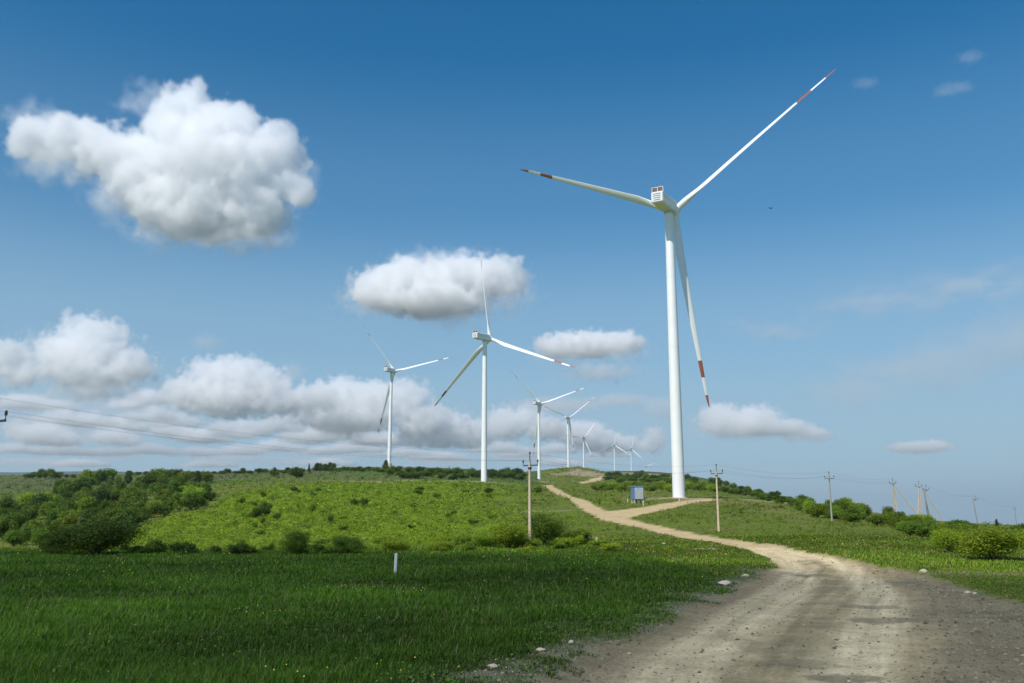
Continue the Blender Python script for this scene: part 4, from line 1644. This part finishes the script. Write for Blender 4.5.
def cloud(blobs, D, mat_, label, vox_px=1.8, depth=1.15, warp=0.22, thr=0.22, seed=0, soft=0.17, det=1.0, size=None, rag=1.0, flat=None):
    Pb_ = []
    for b in blobs:
        px, py, rx, ry = b[:4]
        r = ray(px, py)
        p = Vector((0, 0, CZ)) + Vector(r) * D
        s = D / F / CT * (0.95 + 0.05)
        Pb_.append((p, rx * s * 1.25, ry * s * 1.25, max(rx, ry) * 0.9 * s * depth))
    cen = sum((p for p, *_ in Pb_), Vector()) / len(Pb_)
    lo = Vector([min((q[0] - cen)[i] - (q[1], q[3], q[2])[i] * 1.25 for q in Pb_) for i in range(3)])
    hi = Vector([max((q[0] - cen)[i] + (q[1], q[3], q[2])[i] * 1.25 for q in Pb_) for i in range(3)])
    vox = vox_px * D / F
    g = NG('cloud_vapour_field')
    sz = size or float(np.median([q[2] for q in Pb_]))
    sp = g.v('ADD', g.pos, (seed * 911.3, seed * 377.7, seed * 131.1))
    wv = g.v('SUBTRACT', g.noise(sp, 1 / (sz * 1.2), 3, 0.5, 'Color'), (.5, .5, .5))
    wp = g.v('ADD', g.pos, g.v('SCALE', wv, scale=sz * warp * 2.6))
    acc = None
    for p, rx, ry, rz in Pb_:
        q = p - cen
        d = g.v('MULTIPLY', g.v('SUBTRACT', wp, tuple(q)), (1 / rx, 1 / rz, 1 / ry))
        v = g.m('SUBTRACT', 1.0, g.v('LENGTH', d))
        if acc is None:
            acc = v
        else:
            n = g.N.new('ShaderNodeMath')
            n.operation = 'SMOOTH_MAX'
            g.L.new(acc, n.inputs[0])
            g.L.new(v, n.inputs[1])
            n.inputs[2].default_value = 0.22
            acc = n.outputs[0]
    e = acc
    wv2 = g.v('SUBTRACT', g.noise(sp, 1 / (sz * 0.3), 4, 0.6, 'Color'), (.5, .5, .5))
    sp2 = g.v('ADD', sp, g.v('SCALE', wv2, scale=sz * 0.22))
    for k_, am in (((0.85, 0.34), (0.36, 0.22), (0.16, 0.13)) if det > 0.5 else ()):              # heaped billows, large to small
        vo = g.N.new('ShaderNodeTexVoronoi')
        g.L.new(sp2, vo.inputs['Vector'])
        vo.inputs['Scale'].default_value = 1 / (sz * k_)
        e = g.m('MULTIPLY_ADD', g.m('SUBTRACT', 0.48, vo.outputs['Distance']), am * det, e)
    nf = g.m('SUBTRACT', g.noise(sp2, 1 / (sz * 0.7), 7, 0.62), 0.5)
    e = g.m('MULTIPLY_ADD', nf, 1.0 * rag, e)
    if flat is not None:                                    # cloud base: eroded below this height
        zb = (Vector((0, 0, CZ)) + Vector(ray(blobs[0][0], flat)) * D - cen).z
        sep = g.N.new('ShaderNodeSeparateXYZ')
        g.L.new(g.pos, sep.inputs[0])
        e = g.m('MULTIPLY_ADD', g.m('MINIMUM', g.m('MULTIPLY', g.m('SUBTRACT', sep.outputs['Z'], zb), 1 / (sz * 0.5)), 0.0), 0.8, e)
    dns = g.m('DIVIDE', g.m('SUBTRACT', e, thr), soft, clamp=True)
    dns = g.m('POWER', dns, 1.5)
    res = [(hi[i] - lo[i]) / vox for i in range(3)]
    return host('cloud', cen, g.finish(dns, lo, hi, res, mat_), mat_, label)


V1 = vapour('cloud_vapour', 0.024)
V2 = vapour('cloud_vapour_far', 0.0105)
V6 = vapour('cloud_skirt_vapour', 0.008)
V3 = vapour('thin_cloud_vapour', 0.0035)
V5 = vapour('veil_vapour', 0.0006)
V7 = vapour('cirrus_vapour', 0.0012)
V4 = vapour('shade_cloud_vapour', 0.0125, 0.6)

cloud([(188, 108, 34, 28), (172, 130, 36, 28), (205, 132, 42, 32), (228, 128, 42, 32), (270, 152, 38, 32), (290, 188, 26, 26), (215, 168, 70, 55), (200, 212, 58, 34), (160, 200, 44, 38), (255, 213, 46, 32),
       (32, 138, 32, 26), (68, 138, 42, 28), (105, 150, 44, 32), (140, 168, 46, 42)], 3400, V1, 'largest white cumulus with grey underside, high on the left', seed=1, vox_px=1.7, size=120, flat=236)
cloud([(378, 288, 32, 24), (410, 281, 38, 26), (440, 284, 42, 28), (470, 279, 42, 28), (500, 276, 30, 24), (518, 280, 14, 15), (430, 302, 60, 18)], 4500, V1, 'flat oval white cloud behind the second turbine blade', seed=2, size=100, flat=312)
cloud([(560, 346, 27, 15), (590, 345, 30, 16), (622, 342, 24, 13)], 5600, V1, 'small long white cloud between second turbine and nearest tower', seed=3, vox_px=1.6, size=70, flat=357)
cloud([(722, 418, 28, 16), (755, 421, 32, 16), (785, 428, 28, 10), (810, 433, 20, 6)], 8500, V2, 'white flat based cloud right of the nearest tower', seed=4, vox_px=1.5, rag=1.5, size=140, flat=434)
cloud([(920, 447, 34, 6), (935, 445, 16, 6)], 9000, V2, 'tiny flat cloud low on the right', seed=5, vox_px=1.4, rag=1.5, size=60)
cloud([(865, 83, 17, 7)], 3300, V3, 'small faint wisp near the tip of the highest blade', seed=6, vox_px=1.6, size=30, soft=.4)
cloud([(948, 90, 20, 8), (962, 87, 14, 8)], 3300, V3, 'larger faint wisp at upper right', seed=7, vox_px=1.6, size=35, soft=.4)
cloud([(970, 57, 18, 8)], 3300, V3, 'faint torn wisp highest at upper right', seed=8, vox_px=1.6, size=30, soft=.4)
cloud([(205, 342, 20, 10)], 5200, V3, 'faint little cloud between the two left cumulus groups', seed=9, vox_px=1.8, size=50, soft=.35)
# left group
cloud([(82, 328, 22, 18), (98, 345, 36, 28), (70, 355, 34, 24), (128, 366, 30, 20), (88, 370, 48, 20)], 7000, V2, 'puffy cumulus low on the left with bright top', seed=10, vox_px=1.6, rag=1.35, det=1.45, warp=0.32, soft=.11, size=110, flat=386)
cloud([(8, 356, 26, 18), (18, 372, 22, 14)], 7000, V2, 'cumulus cut by the left picture edge', seed=11, vox_px=1.6, rag=1.35, det=1.45, warp=0.32, soft=.11, size=120)
cloud([(212, 372, 28, 15), (238, 374, 36, 18), (262, 386, 32, 20), (190, 392, 30, 18), (228, 398, 48, 20), (275, 400, 36, 18), (310, 398, 30, 14)], 8000, V2, 'broad cumulus of the bank left of the turbines', seed=12, vox_px=1.6, rag=1.35, det=1.45, warp=0.32, soft=.11, size=120, flat=418)
cloud([(342, 396, 38, 18), (372, 402, 32, 22), (405, 402, 28, 24), (425, 420, 30, 20), (350, 418, 50, 16)], 8500, V2, 'bright topped cumulus behind the leftmost turbine', seed=13, vox_px=1.6, rag=1.35, det=1.45, warp=0.32, soft=.11, size=120, flat=440)
cloud([(445, 430, 34, 20), (420, 436, 26, 12), (472, 434, 26, 16)], 9000, V2, 'grey based heap of the bank left of the second turbine tower', seed=14, vox_px=1.7, rag=1.3, det=1.4, warp=.3, soft=.11, size=90, flat=448)
cloud([(505, 424, 24, 18), (530, 416, 17, 15), (545, 428, 24, 13)], 9600, V2, 'bright little heap of the bank behind the fourth turbine', seed=37, vox_px=1.7, rag=1.3, det=1.4, warp=.3, soft=.11, size=80, flat=442)
cloud([(572, 432, 26, 12), (590, 428, 16, 8)], 10400, V2, 'grey low heap of the bank behind the fifth turbine', seed=38, vox_px=1.7, rag=1.3, det=1.4, warp=.3, soft=.11, size=80, flat=444)
cloud([(345, 430, 40, 9), (385, 440, 40, 8), (310, 436, 34, 8)], 11500, V2, 'low flat heap under the bank left of the leftmost turbine', seed=39, vox_px=1.8, rag=1.4, det=1.2, warp=.3, size=80, flat=444)
cloud([(170, 430, 24, 8), (196, 436, 26, 8)], 11500, V2, 'low broken heaps over the right part of the thicket', seed=40, vox_px=1.8, rag=1.4, det=1.2, warp=.3, size=70, flat=444)
cloud([(150, 398, 26, 9), (128, 404, 22, 7)], 10500, V2, 'small bright heap between the two larger left cumulus', seed=41, vox_px=1.8, rag=1.4, det=1.2, warp=.3, size=70, flat=408)
cloud([(22, 402, 30, 8), (55, 406, 24, 6)], 10500, V2, 'small flat heap under the cumulus at the left edge', seed=42, vox_px=1.8, rag=1.4, det=1.2, warp=.3, size=70, flat=410)
cloud([(597, 441, 26, 12), (622, 443, 20, 10)], 10500, V2, 'small low cloud behind the far turbines', seed=18, vox_px=1.6, rag=1.35, det=1.45, warp=0.32, soft=.11, size=100)
cloud([(654, 440, 13, 15), (646, 446, 12, 8)], 9000, V2, 'little upright cloud left of the nearest tower', seed=19, vox_px=1.6, rag=1.35, det=1.45, warp=0.32, soft=.11, size=70)
cloud([(30, 462, 60, 5), (110, 455, 50, 4)], 14000, V3, 'thin layered cloud strip low over the far left hills', seed=20, vox_px=2.4, size=110, depth=.6, det=.2, rag=1.9, soft=.5)
cloud([(230, 458, 60, 5), (300, 462, 50, 4), (360, 455, 40, 5)], 14000, V3, 'thin layered cloud strip low over the ridge trees', seed=23, vox_px=2.4, size=110, depth=.6, det=.2, rag=1.9, soft=.5)
cloud([(440, 460, 60, 5), (520, 457, 50, 5), (590, 462, 40, 4)], 14000, V3, 'thin layered cloud strip low behind the turbine towers', seed=24, vox_px=2.4, size=110, depth=.6, det=.2, rag=1.9, soft=.5)
cloud([(60, 402, 70, 12), (140, 412, 80, 14), (30, 420, 60, 14), (90, 430, 90, 14)], 12500, V5, 'pale grey veil between the left cumulus clouds', seed=21, vox_px=4, det=.2, size=220, soft=.5, thr=.05, rag=1.5)
cloud([(560, 405, 60, 8), (620, 400, 40, 8), (660, 408, 26, 14)], 9000, V3, 'pale grey veil behind the nearest tower', seed=22, vox_px=2.5, size=120, soft=.4)
cloud([(292, 372, 16, 12)], 7500, V3, 'small torn grey scrap above the cumulus bank', seed=26, vox_px=2, size=60, soft=.4)
cloud([(40, 434, 34, 12), (60, 440, 26, 8)], 9000, V2, 'low bright cumulus over the far left heath', seed=27, vox_px=2, size=90, flat=446)
cloud([(112, 437, 26, 9), (128, 441, 16, 6)], 9000, V2, 'small bright cumulus over the thicket', seed=28, vox_px=2, size=80, flat=446)
cloud([(222, 428, 18, 8), (240, 434, 20, 6)], 9000, V2, 'tiny bright cumulus over the bright slope', seed=29, vox_px=2, size=70, flat=437)

cloud([(60, 165, 60, 26), (118, 198, 46, 34), (165, 232, 50, 20), (240, 240, 70, 18), (305, 190, 22, 34), (150, 100, 40, 26), (30, 120, 40, 20)], 3350, V6, 'torn thin wisps along the edges of the largest cumulus', seed=31, vox_px=2.6, size=110, rag=2.3, det=.2, warp=.5, thr=.3, soft=.5, depth=.7)
cloud([(380, 300, 50, 24), (450, 308, 70, 22), (505, 296, 40, 24), (440, 262, 60, 16)], 4450, V6, 'torn thin wisps around the flat oval cloud', seed=32, vox_px=2.6, size=80, rag=2.3, det=.2, warp=.5, thr=.3, soft=.5, depth=.7)
cloud([(565, 352, 40, 16), (620, 350, 40, 16), (600, 372, 50, 12)], 5550, V6, 'torn thin wisps around the small long cloud', seed=33, vox_px=2.6, size=70, rag=2.3, det=.2, warp=.5, thr=.3, soft=.5, depth=.7)
cloud([(60, 350, 50, 26), (120, 372, 46, 20), (95, 390, 60, 14), (20, 378, 36, 16)], 6900, V6, 'torn thin wisps around the low left cumulus', seed=34, vox_px=2.6, size=110, rag=2.3, det=.2, warp=.5, thr=.3, soft=.5, depth=.7)
cloud([(740, 428, 60, 14), (810, 436, 40, 7)], 8400, V6, 'torn thin wisps around the cloud right of the nearest tower', seed=36, vox_px=2.6, size=90, rag=2.2, det=.2, warp=.5, thr=.3, soft=.5, depth=.7)

cloud([(850, 392, 60, 12), (920, 370, 80, 18), (1000, 345, 90, 24), (1090, 320, 90, 26)], 9500, V7, 'faint broad cirrus veil across the lower right sky', seed=45, vox_px=4, size=420, rag=.8, det=.2, warp=.6, thr=.0, soft=1.0)
cloud([(880, 300, 90, 8), (980, 285, 90, 9), (780, 330, 60, 6)], 9500, V7, 'faint thin cirrus streak above the broad veil', seed=46, vox_px=4, size=420, rag=.8, det=.2, warp=.6, thr=.0, soft=1.0)

# many small separate heaps stacked down to the horizon
PUFFS = [(28, 424, 20, 9), (58, 418, 26, 10), (92, 420, 22, 9), (122, 424, 24, 9), (150, 414, 22, 10), (176, 420, 22, 9), (212, 436, 20, 8), (244, 428, 26, 10), (278, 424, 24, 10), (306, 416, 22, 11),
         (20, 448, 24, 6), (62, 450, 26, 6), (104, 452, 24, 5), (148, 449, 26, 6), (190, 452, 24, 5), (232, 450, 26, 6), (276, 446, 26, 7), (318, 451, 24, 5), (356, 447, 26, 7), (404, 452, 24, 5), (438, 456, 26, 5), (494, 447, 24, 7), (524, 452, 22, 6), (556, 448, 22, 6), (610, 452, 20, 6), (560, 462, 22, 4), (330, 462, 24, 4), (210, 464, 24, 3.5), (80, 463, 26, 4)]
WHERE = ['over the far left heath', 'over the thicket', 'over the bright slope', 'over the ridge trees', 'behind the turbine towers', 'behind the far turbines']
for i_, (px_, row_, rx_, ry_) in enumerate(PUFFS):
    D_ = 9500 + (row_ - 414) * 95
    bl_ = [(px_ + random.uniform(-.3, .3) * rx_, row_, rx_ * .8, ry_), (px_ - rx_ * .7, row_ + ry_ * .35, rx_ * .6, ry_ * .65), (px_ + rx_ * .65, row_ + ry_ * .3, rx_ * .65, ry_ * .7)]
    cloud(bl_, D_, V2, 'small heaped cloud low ' + WHERE[min(5, int(px_ // 110))], seed=60 + i_, vox_px=1.6, rag=1.25, det=1.4, warp=.3, soft=.11, size=ry_ * 6.5 * D_ / 9500, depth=.9, flat=row_ + ry_ * .75)

# the cloud overhead that shades the foreground (behind the camera, towards the sun)
zc_ = 720.0
off = Vector((SUN.x, SUN.y, 0)) * (zc_ / SUN.z)
g = NG('shade_cloud_field')
sep = g.N.new('ShaderNodeSeparateXYZ')
g.L.new(g.pos, sep.inputs[0])
kx, ky = SUN.x / SUN.z, SUN.y / SUN.z
gx_ = g.m('SUBTRACT', sep.outputs['X'], g.m('MULTIPLY', sep.outputs['Z'], kx))
gy_ = g.m('SUBTRACT', sep.outputs['Y'], g.m('MULTIPLY', sep.outputs['Z'], ky))
l1 = g.m('MULTIPLY_ADD', gx_, -0.16, 69.0)
l2 = g.m('MULTIPLY_ADD', gx_, -1.15, 68.0)
f_ = g.m('SUBTRACT', g.m('MINIMUM', l1, l2), gy_)
nz = g.m('SUBTRACT', g.noise(g.pos, 1 / 26.0, 3, 0.5), 0.5)
f_ = g.m('MULTIPLY_ADD', nz, 16.0, f_)
dn = g.m('DIVIDE', f_, 7.0, clamp=True)
dn = g.m('MULTIPLY', dn, g.m('DIVIDE', g.m('ADD', gy_, 190.0), 60.0, clamp=True))
dn = g.m('MULTIPLY', dn, g.m('MULTIPLY_ADD', g.noise(g.pos, 1 / 60.0, 3, 0.5), 0.5, 0.75))
grp = g.finish(dn, (-330, -330, 0), (120, 130, 34), (150, 150, 10), V4)
host('cloud', (off.x, off.y, zc_), grp, V4, 'cloud overhead behind the viewer that shades the meadow and the near road')

# ------------------------------------------------------------------ haze over the land
hm = bpy.data.materials.new('thin_haze')
hm.use_nodes = True
hn = hm.node_tree
hn.nodes.clear()
o = hn.nodes.new('ShaderNodeOutputMaterial')
v = hn.nodes.new('ShaderNodeVolumePrincipled')
v.inputs['Color'].default_value = (0.82, 0.90, 1, 1)
v.inputs['Density'].default_value = 4e-5
v.inputs['Anisotropy'].default_value = 0.3
hn.links.new(v.outputs[0], o.inputs['Volume'])
USE_HAZE = True
if USE_HAZE:
    zlo = float(Hs.min()) - 1.0
    inner = (np.abs(fx) < 17000)
    zhi = max(float(Hs.max()), 276.5 + 66) + 12
    hz = MB().box((0, 12000, (zlo + zhi) / 2), (300000, 26000, zhi - zlo))
    hz = hz.build('haze', hm)
    tag(hz, kind='stuff')
    print('haze', zlo, zhi)
